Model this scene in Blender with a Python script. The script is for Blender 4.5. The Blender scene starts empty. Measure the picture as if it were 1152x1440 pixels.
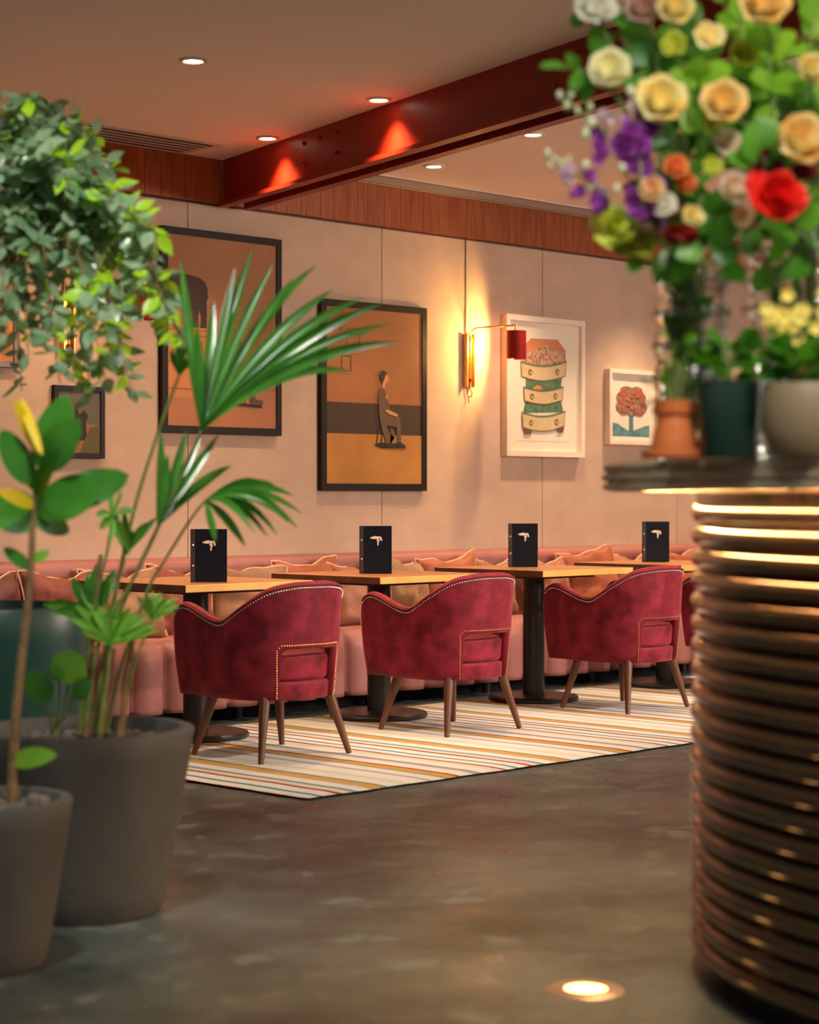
import bpy, bmesh, math, random
from mathutils import Vector, Matrix, noise as mnoise
PI = math.pi; R = math.radians
random.seed(7)
S = bpy.context.scene
COL = S.collection

# ------------------------------------------------------------------ camera
CAM_H = 1.136; FPX = 2805.0
YAW = R(-45.49); PITCH = R(-0.412)
cd = bpy.data.cameras.new('camera'); cam = bpy.data.objects.new('camera', cd); COL.objects.link(cam)
cam.location = (0, 0, CAM_H); cam.rotation_euler = (PI/2 + PITCH, 0, YAW)
cd.sensor_fit = 'VERTICAL'; cd.sensor_height = 36; cd.sensor_width = 28.8; cd.lens = FPX/1440*36
cd.clip_start = .05; cd.clip_end = 100
cd.dof.use_dof = True; cd.dof.focus_distance = 9.6; cd.dof.aperture_fstop = 2.5
S.camera = cam
FW = Vector((-math.sin(YAW)*math.cos(PITCH), math.cos(YAW)*math.cos(PITCH), math.sin(PITCH)))
RT = Vector((math.cos(YAW), math.sin(YAW), 0)); UP = RT.cross(FW)
def at(px, py, d):
    """world point seen at a pixel of the photograph, d metres deep"""
    return Vector((0, 0, CAM_H)) + d*(FW + RT*((px-576)/FPX) - UP*((py-720)/FPX))

# ------------------------------------------------------------------ world, exposure
w = bpy.data.worlds.new('world'); S.world = w; w.use_nodes = True
w.node_tree.nodes['Background'].inputs[0].default_value = (1.0, .90, .80, 1)
w.node_tree.nodes['Background'].inputs[1].default_value = 0.21
S.view_settings.view_transform = 'Standard'; S.view_settings.look = 'None'
S.view_settings.exposure = 0.22; S.view_settings.gamma = 1; S.view_settings.use_curve_mapping = False

def lamp(kind, name, loc, aim, power, col, **kw):
    l = bpy.data.lights.new(name, kind); l.energy = power; l.color = col
    for k, v in kw.items(): setattr(l, k, v)
    o = bpy.data.objects.new(name, l); COL.objects.link(o); o.location = loc
    o.rotation_euler = (Vector(aim)-Vector(loc)).to_track_quat('-Z', 'Y').to_euler()
    return o
WARM = (1, .66, .37); SOFT = (1, .83, .66)
# added soft key light, no known source, well to the right of the view
lamp('AREA', 'side_key', (10.2, .6, 2.5), (7.6, 6.6, .6), 240, (1, .82, .68), shape='RECTANGLE', size=2.6, size_y=1.6)
# added soft fill light behind the camera
lamp('AREA', 'room_fill', (3.6, -1.4, 2.7), (4.6, 4.5, 0), 40, (.88, .95, .95), shape='RECTANGLE', size=3, size_y=2)
DOWN = [(5.42, 6.62), (6.855, 7.77), (6.56, 6.65), (7.74, 6.72), (8.09, 7.76)]      # the downlights in view
for i, (x, y) in enumerate(DOWN):
    nb = i in (1, 2)
    lamp('SPOT', 'downlight_lamp', (x, y, 2.985), (x, y, 0), 120 if nb else 100, WARM, spot_size=R(100 if nb else 88), spot_blend=.9 if nb else .7, shadow_soft_size=.05)
for x, y, p in [(9.2, 6.85, 75), (9.5, 7.9, 110), (10.5, 6.9, 75), (10.75, 7.9, 110), (11.9, 7.9, 110), (5.75, 7.9, 70), (6.6, 5.3, 30), (7.9, 5.3, 30), (9.2, 5.3, 30)]:
    lamp('SPOT', 'ceiling_lamp', (x, y, 2.985), (x, y, 0), p*1.2, WARM, spot_size=R(88), spot_blend=.7, shadow_soft_size=.05)
# added unseen spots that brighten the chair backs from the right
for i in range(4):
    lamp('SPOT', 'chair_key', (7.3+1.22*i, 3.3, 2.95), (5.9+1.22*i, 6.45, .45), 290, (1, .84, .70), spot_size=R(42), spot_blend=.8, shadow_soft_size=.06)
# added unseen spots to brighten the bar flowers, the aisle and the plants
lamp('SPOT', 'bar_fill', (2.3, 1.0, 2.95), (3.65, 2.35, 1.6), 160, (1, .88, .72), spot_size=R(50), spot_blend=.8, shadow_soft_size=.15)
lamp('SPOT', 'aisle_fill', (1.7, 1.5, 2.95), (3.3, 3.7, .4), 110, (.90, .98, .92), spot_size=R(60), spot_blend=.9, shadow_soft_size=.1)
lamp('SPOT', 'plant_fill', (2.2, 3.3, 2.95), (3.15, 4.6, 1.1), 190, (1, .95, .86), spot_size=R(66), spot_blend=.8, shadow_soft_size=.12)

# ------------------------------------------------------------------ materials
def new_mat(name):
    m = bpy.data.materials.new(name); m.use_nodes = True
    return m, m.node_tree, m.node_tree.nodes['Principled BSDF']
def mat(name, col, rough=.5, metal=0, col2=None, scale=6, bump=0, bscale=60, stretch=(1, 1, 1), contrast=(.35, .65), sheen=0, sheen_tint=None, spec=None, rough2=None, coat=0, trans=0, ior=None, emit=0, detail=3, sub=0):
    m, nt, p = new_mat(name); N = nt.nodes.new; L = nt.links.new
    p.inputs['Base Color'].default_value = (*col, 1); p.inputs['Roughness'].default_value = rough
    p.inputs['Metallic'].default_value = metal
    if spec is not None: p.inputs['Specular IOR Level'].default_value = spec
    if sheen:
        p.inputs['Sheen Weight'].default_value = sheen; p.inputs['Sheen Roughness'].default_value = .35
        p.inputs['Sheen Tint'].default_value = (*(sheen_tint or (1, 1, 1)), 1)
    if coat: p.inputs['Coat Weight'].default_value = coat; p.inputs['Coat Roughness'].default_value = .1
    if trans: p.inputs['Transmission Weight'].default_value = trans
    if ior: p.inputs['IOR'].default_value = ior
    if emit:
        p.inputs['Emission Color'].default_value = (*col, 1); p.inputs['Emission Strength'].default_value = emit
    if sub:
        p.inputs['Subsurface Weight'].default_value = sub; p.inputs['Subsurface Radius'].default_value = (.01, .01, .004)
    if col2 is not None or bump or rough2 is not None:
        tc = N('ShaderNodeTexCoord'); mp = N('ShaderNodeMapping'); L(tc.outputs['Object'], mp.inputs['Vector'])
        mp.inputs['Scale'].default_value = stretch
        n = N('ShaderNodeTexNoise'); n.inputs['Scale'].default_value = scale; n.inputs['Detail'].default_value = detail
        L(mp.outputs[0], n.inputs['Vector'])
        r = N('ShaderNodeMapRange'); r.inputs[1].default_value, r.inputs[2].default_value = contrast
        L(n.outputs['Fac'], r.inputs[0])
        if col2 is not None:
            x = N('ShaderNodeMix'); x.data_type = 'RGBA'
            x.inputs[6].default_value = (*col, 1); x.inputs[7].default_value = (*col2, 1)
            L(r.outputs[0], x.inputs[0]); L(x.outputs[2], p.inputs['Base Color'])
        if rough2 is not None:
            q = N('ShaderNodeMapRange'); q.inputs[3].default_value = rough; q.inputs[4].default_value = rough2
            L(r.outputs[0], q.inputs[0]); L(q.outputs[0], p.inputs['Roughness'])
        if bump:
            b = N('ShaderNodeTexNoise'); b.inputs['Scale'].default_value = bscale; b.inputs['Detail'].default_value = 4
            L(mp.outputs[0], b.inputs['Vector'])
            bn = N('ShaderNodeBump'); bn.inputs['Strength'].default_value = bump; bn.inputs['Distance'].default_value = .01
            L(b.outputs['Fac'], bn.inputs['Height']); L(bn.outputs[0], p.inputs['Normal'])
    return m
def emat(name, col, e):
    m, nt, p = new_mat(name); p.inputs['Base Color'].default_value = (*col, 1)
    p.inputs['Emission Color'].default_value = (*col, 1); p.inputs['Emission Strength'].default_value = e
    return m
def leafmat(name, col, col2, rough=.35, tr=.35, scale=14):
    m = mat(name, col, rough, col2=col2, scale=scale, spec=.5)
    nt = m.node_tree; p = nt.nodes['Principled BSDF']; out = nt.nodes['Material Output']
    t = nt.nodes.new('ShaderNodeBsdfTranslucent'); t.inputs[0].default_value = (min(1, col2[0]*1.6), min(1, col2[1]*1.7), col2[2], 1)
    x = nt.nodes.new('ShaderNodeMixShader'); x.inputs[0].default_value = tr
    nt.links.new(p.outputs[0], x.inputs[1]); nt.links.new(t.outputs[0], x.inputs[2]); nt.links.new(x.outputs[0], out.inputs[0])
    return m

M = {}
M['plaster'] = mat('ceiling_plaster', (.82, .74, .66), .8, col2=(.77, .69, .62), scale=.8)
M['panel'] = mat('linen_wall', (.58, .42, .32), .9, col2=(.52, .375, .285), scale=5, bump=.35, bscale=160, detail=8, stretch=(1, 1, 1.6))
M['seam'] = mat('seam', (.12, .08, .06), .9)
M['timber'] = mat('frieze_timber', (.24, .055, .018), .38, col2=(.36, .10, .03), scale=7, stretch=(9, 1, .6), bump=.05)
M['beam'] = mat('red_steel', (.22, .012, .003), .42, col2=(.27, .016, .004), scale=3, spec=.3)
M['vent'] = mat('vent_paint', (.62, .52, .45), .5)
M['dark'] = mat('dark_void', (.012, .009, .008), .8)
M['black'] = mat('black_metal', (.012, .011, .011), .32, spec=.5)
M['brass'] = mat('brass', (.80, .50, .16), .28, metal=1)
M['walnut'] = mat('walnut', (.10, .035, .018), .35, col2=(.16, .06, .03), scale=8, stretch=(2, 2, .3))
M['tabletop'] = mat('table_wood', (.34, .13, .045), .35, col2=(.42, .18, .065), scale=5, stretch=(.5, 6, 1))
M['tableedge_lit'] = mat('table_edge_lit', (.80, .48, .12), .4, col2=(.70, .38, .09), scale=10)  # bright golden edge: the light falling on it is put into the colour
M['velvet'] = mat('crimson_velvet', (.105, .004, .010), .6, col2=(.29, .020, .042), scale=11, sheen=.5, sheen_tint=(1, .35, .42), detail=6, contrast=(.3, .7), spec=.2)
M['pink'] = mat('pink_leather', (.38, .15, .130), .5, col2=(.34, .125, .11), scale=3, spec=.35)
M['frame_black'] = mat('frame_black', (.014, .009, .008), .5, spec=.25)
M['frame_white'] = mat('frame_white', (.80, .70, .58), .5)
M['paper'] = mat('paper', (.78, .70, .58), .7)
M['menu'] = mat('menu_navy', (.006, .008, .018), .6, spec=.2)
M['strip'] = mat('menu_spine', (.05, .035, .045), .5)
M['silver'] = mat('silver', (.85, .82, .80), .25, metal=.6)
M['gold'] = mat('foil', (.95, .80, .66), .4)
M['shade'] = mat('red_shade', (.24, .008, .005), .6, spec=.2)
M['pot'] = mat('pot_concrete', (.060, .055, .051), .75, col2=(.078, .072, .067), scale=3, bump=.15, bscale=40)
M['teal'] = mat('teal_glaze', (.010, .050, .042), .35, col2=(.015, .065, .055), scale=2)
M['soil'] = mat('soil', (.05, .035, .026), .95, col2=(.12, .10, .085), scale=40, bump=1, bscale=50)
M['pebble'] = mat('pebble', (.15, .13, .115), .8, col2=(.06, .05, .042), scale=12)
M['stem'] = mat('stem_brown', (.22, .12, .045), .7, col2=(.13, .07, .03), scale=30)
M['greenstem'] = mat('stem_green', (.13, .20, .04), .5, col2=(.22, .24, .08), scale=12)
M['ficus'] = leafmat('ficus_leaf', (.10, .20, .10), (.30, .42, .28), .25, .3)
M['young'] = leafmat('young_leaf', (.30, .60, .02), (.45, .72, .04), .35, .45)
M['palm'] = leafmat('palm_leaf', (.025, .13, .015), (.07, .26, .03), .24, .25, 6)
M['palm2'] = leafmat('fresh_palm_leaf', (.10, .32, .03), (.20, .46, .06), .3, .4, 6)
M['rubber'] = leafmat('rubber_leaf', (.018, .10, .010), (.05, .21, .02), .22, .15, 5)
M['yellowleaf'] = leafmat('yellow_leaf', (.70, .42, .01), (.80, .55, .03), .35, .3, 4)
M['bouquet'] = leafmat('bouquet_leaf', (.03, .15, .015), (.12, .36, .03), .35, .35, 10)
M['bouquet2'] = leafmat('bouquet_lime_leaf', (.16, .42, .02), (.28, .55, .05), .35, .4, 10)
M['bronze'] = mat('bronze_tube', (.15, .12, .10), .11, metal=.9, col2=(.18, .11, .08), scale=2, spec=.9)
M['slate'] = mat('slab_edge', (.42, .32, .21), .5, col2=(.88, .74, .54), scale=5, stretch=(1, 1, 22), bump=.6, bscale=20)
M['led'] = emat('led_warm', (1, .62, .27), 70)
M['bulb'] = emat('lamp_glow', (1, .80, .58), 9)
M['uplight'] = emat('uplight_glow', (1, .60, .20), 5)
M['steel'] = mat('brushed_ring', (.45, .35, .28), .4, metal=.7)
M['terracotta'] = mat('terracotta', (.62, .16, .035), .7, col2=(.52, .12, .03), scale=8)
M['bottle'] = mat('green_glaze', (.010, .035, .025), .25, col2=(.02, .05, .03), scale=3)
M['beige'] = mat('beige_glaze', (.30, .22, .13), .5, col2=(.25, .18, .10), scale=4)
M['glass'] = mat('ribbed_glass', (.93, .97, .95), .03, trans=1, ior=1.45)
M['glassrib'] = mat('glass_rib', (.80, .86, .84), .12, trans=1, ior=1.5)
M['water'] = mat('water', (.93, .97, .93), .0, trans=1, ior=1.33)
def flat(n, c, r=.7, c2=None, s=8): M[n] = mat(n, c, r, col2=c2, scale=s); return M[n]

# floor: dark worn concrete
def floor_mat():
    m, nt, p = new_mat('floor_concrete'); N = nt.nodes.new; L = nt.links.new
    tc = N('ShaderNodeTexCoord')
    a = N('ShaderNodeTexNoise'); a.inputs['Scale'].default_value = 1.6; a.inputs['Detail'].default_value = 9; a.inputs['Roughness'].default_value = .62
    b = N('ShaderNodeTexNoise'); b.inputs['Scale'].default_value = 4.5; b.inputs['Detail'].default_value = 10; b.inputs['Roughness'].default_value = .7
    L(tc.outputs['Object'], a.inputs['Vector']); L(tc.outputs['Object'], b.inputs['Vector'])
    cr = N('ShaderNodeValToRGB'); L(a.outputs['Fac'], cr.inputs[0])
    e = cr.color_ramp.elements; e[0].position = .36; e[0].color = (.034, .042, .040, 1); e[1].position = .64; e[1].color = (.10, .122, .118, 1)
    cr2 = N('ShaderNodeValToRGB'); L(b.outputs['Fac'], cr2.inputs[0])
    e = cr2.color_ramp.elements; e[0].position = .56; e[0].color = (0, 0, 0, 1); e[1].position = .63; e[1].color = (.5, .5, .5, 1)
    x = N('ShaderNodeMix'); x.data_type = 'RGBA'; L(cr2.outputs[0], x.inputs[0]); L(cr.outputs[0], x.inputs[6]); x.inputs[7].default_value = (.21, .235, .23, 1)
    L(x.outputs[2], p.inputs['Base Color'])
    q = N('ShaderNodeMapRange'); q.inputs[1].default_value = .3; q.inputs[2].default_value = .7; q.inputs[3].default_value = .22; q.inputs[4].default_value = .48
    L(b.outputs['Fac'], q.inputs[0]); L(q.outputs[0], p.inputs['Roughness'])
    bn = N('ShaderNodeBump'); bn.inputs['Strength'].default_value = .12; bn.inputs['Distance'].default_value = .01
    L(b.outputs['Fac'], bn.inputs['Height']); L(bn.outputs[0], p.inputs['Normal'])
    return m
M['floor'] = floor_mat()

# rug: woven stripes running from the room towards the wall, one colour ramp over x
RUGX0, RUGX1 = 5.05, 11.6
def rug_mat():
    m, nt, p = new_mat('striped_rug'); N = nt.nodes.new; L = nt.links.new
    W_ = (.80, .82, .80); C_ = (.78, .70, .56); Y_ = (.66, .38, .08); B_ = (.20, .30, .40); Rd = (.36, .02, .02); T_ = (.07, .20, .28); P_ = (.55, .40, .36); O_ = (.62, .26, .05)
    # (width cm, colour)
    seq = [(5, C_), (9, W_), (3, P_), (7, W_), (2, B_), (6, Y_), (2, Rd), (8, W_), (3, P_), (2, B_), (7, W_), (5, C_), (2, Rd), (6, W_), (2, T_), (7, W_), (2.5, Rd), (5, C_), (3, B_), (7, W_), (2, P_), (6, Y_), (2, T_), (8, W_)]
    per = sum(a for a, b in seq)/100
    tc = N('ShaderNodeTexCoord'); sp = N('ShaderNodeSeparateXYZ'); L(tc.outputs['Object'], sp.inputs[0])
    wob = N('ShaderNodeTexNoise'); wob.inputs['Scale'].default_value = 2.5; L(tc.outputs['Object'], wob.inputs['Vector'])
    wm = N('ShaderNodeMath'); wm.operation = 'MULTIPLY_ADD'; wm.inputs[1].default_value = .03; L(wob.outputs['Fac'], wm.inputs[0]); L(sp.outputs['X'], wm.inputs[2])
    d = N('ShaderNodeMath'); d.operation = 'DIVIDE'; d.inputs[1].default_value = per; L(wm.outputs[0], d.inputs[0])
    fr = N('ShaderNodeMath'); fr.operation = 'FRACT'; L(d.outputs[0], fr.inputs[0])
    cr = N('ShaderNodeValToRGB'); cr.color_ramp.interpolation = 'CONSTANT'; L(fr.outputs[0], cr.inputs[0])
    el = cr.color_ramp.elements
    pos = 0
    for i, (wd, c) in enumerate(seq):
        e = el[0] if i == 0 else el.new(pos)
        if i == 0: el.remove(el[1])
        e.position = pos; e.color = (*c, 1); pos += wd/100/per
    n = N('ShaderNodeTexNoise'); n.inputs['Scale'].default_value = 220; n.inputs['Detail'].default_value = 3; L(tc.outputs['Object'], n.inputs['Vector'])
    x = N('ShaderNodeMix'); x.data_type = 'RGBA'; x.blend_type = 'MULTIPLY'; x.inputs[0].default_value = .35
    L(cr.outputs[0], x.inputs[6]); L(n.outputs['Fac'], x.inputs[7]); L(x.outputs[2], p.inputs['Base Color'])
    p.inputs['Roughness'].default_value = .95; p.inputs['Specular IOR Level'].default_value = .1
    bn = N('ShaderNodeBump'); bn.inputs['Strength'].default_value = .8; bn.inputs['Distance'].default_value = .01
    L(n.outputs['Fac'], bn.inputs['Height']); L(bn.outputs[0], p.inputs['Normal'])
    return m
M['rug'] = rug_mat()

# ------------------------------------------------------------------ mesh builder
class MB:
    def __init__(s): s.v = []; s.f = []; s.mi = []; s.mats = []; s.cur = 0
    def use(s, m):
        if m not in s.mats: s.mats.append(m)
        s.cur = s.mats.index(m); return s
    def add(s, vs, fs):
        b = len(s.v); s.v += [tuple(v) for v in vs]; s.f += [tuple(b+i for i in f) for f in fs]; s.mi += [s.cur]*len(fs); return s
    def box(s, x0, x1, y0, y1, z0, z1, mx=None):
        vs = [Vector((x, y, z)) for x in (x0, x1) for y in (y0, y1) for z in (z0, z1)]
        if mx: vs = [mx @ v for v in vs]
        return s.add(vs, [(0, 1, 3, 2), (4, 6, 7, 5), (0, 4, 5, 1), (2, 3, 7, 6), (0, 2, 6, 4), (1, 5, 7, 3)])
    def grid(s, rows, close_u=False, close_v=False):
        n, m = len(rows), len(rows[0]); vs = [p for r in rows for p in r]; fs = []
        for i in range(n - (0 if close_u else 1)):
            for j in range(m - (0 if close_v else 1)):
                a, b = i*m+j, i*m+(j+1) % m; c, d = ((i+1) % n)*m+(j+1) % m, ((i+1) % n)*m+j
                fs.append((a, b, c, d))
        return s.add(vs, fs)
    def lathe(s, prof, cx=0, cy=0, n=48, cz=0, cap=False):
        rows = [[(cx+r*math.cos(2*PI*k/n), cy+r*math.sin(2*PI*k/n), cz+z) for k in range(n)] for r, z in prof]
        s.grid(rows, close_v=True)
        if cap:
            b = len(s.v); s.f.append(tuple(b-n+k for k in range(n))); s.mi.append(s.cur)
            s.f.append(tuple(b-n*len(prof)+k for k in reversed(range(n)))); s.mi.append(s.cur)
        return s
    def tube(s, pts, r, n=8, cap=True):
        pts = [Vector(p) for p in pts]; rs = r if isinstance(r, (list, tuple)) else [r]*len(pts)
        rows = []; up = None
        for i, p in enumerate(pts):
            t = (pts[min(i+1, len(pts)-1)]-pts[max(i-1, 0)]).normalized()
            if up is None: up = Vector((0, 0, 1)) if abs(t.z) < .9 else Vector((1, 0, 0))
            a = t.cross(up)
            if a.length < 1e-6: a = t.orthogonal()
            a.normalize(); b = a.cross(t).normalized(); up = b
            rows.append([p+rs[i]*(a*math.cos(2*PI*k/n)+b*math.sin(2*PI*k/n)) for k in range(n)])
        s.grid(rows, close_v=True)
        if cap:
            b = len(s.v)
            s.f.append(tuple(b-n+k for k in range(n))); s.mi.append(s.cur)
            s.f.append(tuple(b-n*len(pts)+k for k in reversed(range(n)))); s.mi.append(s.cur)
        return s
    def ball(s, c, r, n=8, m=5, sc=(1, 1, 1)):
        rows = []
        for i in range(m+1):
            t = PI*i/m
            rows.append([(c[0]+sc[0]*r*math.sin(t)*math.cos(2*PI*k/n), c[1]+sc[1]*r*math.sin(t)*math.sin(2*PI*k/n), c[2]+sc[2]*r*math.cos(t)) for k in range(n)])
        return s.grid(rows, close_v=True)
    def leaf(s, base, tip, width, nrm=None, fold=.15, droop=0, n=6, shape='oval'):
        base, tip = Vector(base), Vector(tip); d = tip-base; L = d.length
        if L < 1e-5: return s
        d.normalize()
        if nrm is None: nrm = Vector((random.uniform(-1, 1), random.uniform(-1, 1), 1.2))
        side = d.cross(Vector(nrm))
        if side.length < 1e-3: side = d.orthogonal()
        side.normalize(); nn = side.cross(d).normalized()
        rows = []
        for i in range(n+1):
            t = i/n
            if shape == 'oval': wd = max(0, math.sin(PI*min(1, t**.88)))**.58
            elif shape == 'blade': wd = min(1, t/.35)**.6*(1-max(0, (t-.55)/.45)**2.2*.92)
            elif shape == 'round': wd = math.sqrt(max(0, 1-(2*t-1)**2))
            else: wd = (t/.35)**.8 if t < .35 else (1-((t-.35)/.65)**1.4)
            wd = max(wd, .03)*width/2
            c = base+d*(L*t)+nn*(math.sin(PI*t)*droop*L)
            rows.append([c-side*wd+nn*wd*fold*2, c, c+side*wd+nn*wd*fold*2])
        return s.grid(rows)
    def build(s, name, m=None, parent=None, smooth=True, loc=None, bevel=0, sub=0):
        me = bpy.data.meshes.new(name); me.from_pydata(s.v, [], s.f)
        for x in (s.mats or [M[m] if isinstance(m, str) else m]): me.materials.append(M[x] if isinstance(x, str) else x)
        if s.mats: me.polygons.foreach_set('material_index', s.mi)
        bm = bmesh.new(); bm.from_mesh(me)
        bmesh.ops.remove_doubles(bm, verts=bm.verts, dist=1e-6)
        bmesh.ops.recalc_face_normals(bm, faces=bm.faces); bm.to_mesh(me); bm.free()
        if smooth:
            me.polygons.foreach_set('use_smooth', [True]*len(me.polygons))
            if smooth != 'all':
                try: me.set_sharp_from_angle(angle=R(38))
                except Exception: pass
        me.update()
        o = bpy.data.objects.new(name, me); COL.objects.link(o)
        if loc is not None: o.location = loc
        if parent: o.parent = parent
        if bevel:
            b = o.modifiers.new('bevel', 'BEVEL'); b.width = bevel; b.segments = 2; b.limit_method = 'ANGLE'; b.angle_limit = R(40)
        if sub:
            b = o.modifiers.new('sub', 'SUBSURF'); b.levels = b.render_levels = sub
        return o
def tag(o, label, cat, group=None, kind=None):
    o['label'] = label; o['category'] = cat
    if group: o['group'] = group
    if kind: o['kind'] = kind
    return o
def thing(name, label, cat, loc=(0, 0, 0), rz=0, group=None):
    o = bpy.data.objects.new(name, None); COL.objects.link(o); o.location = loc; o.rotation_euler = (0, 0, rz)
    return tag(o, label, cat, group)
def struct(o): o['kind'] = 'structure'; return o
def copy_tree(root, loc, rz, label, group=None):
    r = root.copy(); COL.objects.link(r); r.location = loc; r.rotation_euler = (0, 0, rz); r['label'] = label
    if group: r['group'] = group
    for ch in list(root.children):
        c = ch.copy(); COL.objects.link(c); c.parent = r
        for g in list(ch.children):
            q = g.copy(); COL.objects.link(q); q.parent = c
    return r
def smooth_path(pts, n=6):
    P = [Vector(p) for p in pts]
    if len(P) < 3: return [P[0].lerp(P[-1], i/n) for i in range(n+1)]
    P = [2*P[0]-P[1]]+P+[2*P[-1]-P[-2]]; out = []
    for i in range(1, len(P)-2):
        a, b, c, d = P[i-1:i+3]
        for k in range(n):
            t = k/n
            out.append(.5*((2*b)+(c-a)*t+(2*a-5*b+4*c-d)*t*t+(3*b-a-3*c+d)*t**3))
    out.append(P[-2]); return out

# ------------------------------------------------------------------ setting
WY = 8.495; ZC = 3.0; ZF = 2.757
b = MB(); b.box(-4, 20, -4, WY+.3, -.12, 0); struct(b.build('floor', 'floor', smooth=False))
b = MB(); b.box(-4, 20, -4, WY+.3, ZC, ZC+.15); struct(b.build('ceiling', 'plaster', smooth=False))
b = MB(); b.use('seam').box(-4, 20, WY+.012, WY+.25, 0, ZC)
b.use('panel')
seams = [-4, -1.9, -.45, 1.02, 2.5, 3.97, 5.44, 6.916, 8.405, 9.877, 11.325, 12.8, 14.27, 15.74, 17.2, 20]
for x0, x1 in zip(seams[:-1], seams[1:]): b.box(x0+.003, x1-.003, WY, WY+.02, .02, ZF-.012)
struct(b.build('wall_back', None, smooth=False))
b = MB(); x = -4; random.seed(3)
while x < 20:
    wdt = random.choice([.08, .11, .14]); b.box(x+.0012, x+wdt-.0012, WY-.028, WY+.005, ZF, ZC+.01); x += wdt
b.box(-4, 20, WY-.02, WY+.01, ZF+.001, ZC)
struct(b.build('trim_1', 'timber', smooth=False))

# double steel beam crossing the ceiling at a slant
beam = thing('steel_beam', 'oxblood red double steel beam running slantwise across the ceiling to the timber frieze', 'beam', (7.095, 8.46, 0), math.atan2(-3.336, -.89))
beamL = 6.6          # local +x runs from the wall towards the room, +y is the side away from the plants
ZB = 2.735
for nm, y0, sgn in (('near', 0, 1), ('far', .225, -1)):
    b = MB()
    ya, yb = sorted((y0, y0+sgn*.062)); b.box(0, beamL, ya, yb, ZB, ZB+.022)
    ya, yb = sorted((y0+sgn*.045, y0+sgn*.062)); b.box(0, beamL, ya, yb, ZB+.02, ZC+.02)
    o = b.build('channel', 'beam', beam, smooth=False)
b = MB(); b.box(0, beamL, .062, .163, ZB+.12, ZB+.13); b.build('filler_plate', 'beam', beam, smooth=False)
b = MB()
for u in (.95, 1.12, 1.3, 3.2, 3.35):
    for z in (ZB+.11, ZB+.21):
        if (u in (1.12,) and z < ZB+.2): continue
        b.ball((u, .043, z), .012, 8, 4)
b.build('bolts', 'beam', beam)
b = MB()
for u in (1.6, 3.6): b.box(u, u+.015, .062, .163, ZB+.02, ZB+.12)
b.build('stiffener', 'beam', beam, smooth=False)

# linear air vents
def vent(x0, x1, y0, y1, label, n=5):
    t = thing('ceiling_vent', label, 'vent', (0, 0, 0))
    b = MB(); b.box(x0, x1, y0, y1, ZC-.004, ZC+.004); b.build('backing', 'dark', t, smooth=False)
    b = MB()
    b.box(x0-.025, x1+.025, y0-.025, y0, ZC-.008, ZC+.002); b.box(x0-.025, x1+.025, y1, y1+.012, ZC-.008, ZC+.002)
    b.box(x0-.025, x0, y0, y1, ZC-.008, ZC+.002); b.box(x1, x1+.025, y0, y1, ZC-.008, ZC+.002)
    b.build('frame', 'vent', t, smooth=False)
    b = MB(); h = (y1-y0)/n
    for i in range(1, n): b.box(x0, x1, y0+h*i-.008, y0+h*i+.008, ZC-.008, ZC-.003)
    b.build('slats', 'vent', t, smooth=False)
vent(5.6, 6.80, 8.12, 8.42, 'short pale linear air vent in the ceiling left of the red beam')
vent(8.02, 11.2, 8.20, 8.42, 'long pale linear air vent in the ceiling right of the red beam')

# downlights
DL = ['round recessed ceiling downlight above the leafy tree, leftmost of the downlights', 'round recessed downlight close to the vent, just left of the red beam', 'round recessed downlight in the ceiling at the near edge of the red beam', 'round recessed downlight in the ceiling right of the red beam, beside the purple flowers', 'small recessed downlight half hidden behind the far side of the red beam']
def downlight(x, y, label):
    t = thing('ceiling_downlight', label, 'downlight', (x, y, ZC), 0, 'recessed ceiling downlights')
    b = MB(); b.lathe([(.040, -.002), (.046, -.010), (.058, -.009), (.062, .001)], n=32); b.build('trim_ring', 'vent', t)
    b = MB(); b.lathe([(.0001, -.0035), (.041, -.0035)], n=32); b.build('lens', 'bulb', t)
for (x, y), l in zip(DOWN, DL): downlight(x, y, l)

# rug
b = MB(); nx, ny = 60, 24; random.seed(5)
rows = []
for j in range(ny+1):
    y = 5.505+(7.55-5.505)*j/ny
    rows.append([(RUGX0+(RUGX1-RUGX0)*i/nx+(.006*math.sin(j*2.1) if i in (0, nx) else 0), y+(.006*math.sin(i*1.7) if j in (0, ny) else 0), .013 if (0 < i < nx and 0 < j < ny) else .009) for i in range(nx+1)])
b.grid(rows); b.box(RUGX0+.1, RUGX1-.1, 5.60, 7.46, .001, .010)
tag(b.build('striped_rug', 'rug'), 'cream woven rug with red, mustard and blue stripes under the tables and chairs', 'rug')

# ------------------------------------------------------------------ banquette
SX0, SX1, SY, SH = 4.3, 13.6, 7.695, .42
sofa = thing('banquette_sofa', 'long pink banquette with rounded vertical channels along the wall behind the tables', 'sofa', (SX0, SY, 0))
pitch = .205
sec = []                                                     # (y, z, bulge, normal y, normal z)
for z in [.07, .075, .10, .16, .22, .28, .33]: sec.append((.03 if z > .07 else .10, z, 1 if z > .07 else .2, -1, 0))
for k in range(1, 8):
    a = k/7*PI/2; sec.append((.03+.09*(1-math.cos(a)), .33+.09*math.sin(a)-.0, 1-.55*k/7, -math.cos(a), math.sin(a)))
sec += [(.22, .422, .3, 0, 1), (.35, .42, .15, 0, 1), (.60, .415, .1, 0, 1)]
rows = []
nseg = int((SX1-SX0)/pitch)
for i in range(nseg):
    for k in range(12):
        q = -1+2*k/12
        bl = .085*math.sqrt(max(0, 1-q*q))-.045
        rows.append([(i*pitch+pitch*k/12, y+ny_*bl*bu, z+nz_*bl*bu*.5) for y, z, bu, ny_, nz_ in sec])
b = MB(); b.grid(rows); b.build('seat', 'pink', sofa, smooth='all')
b = MB(); rows = []
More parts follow.
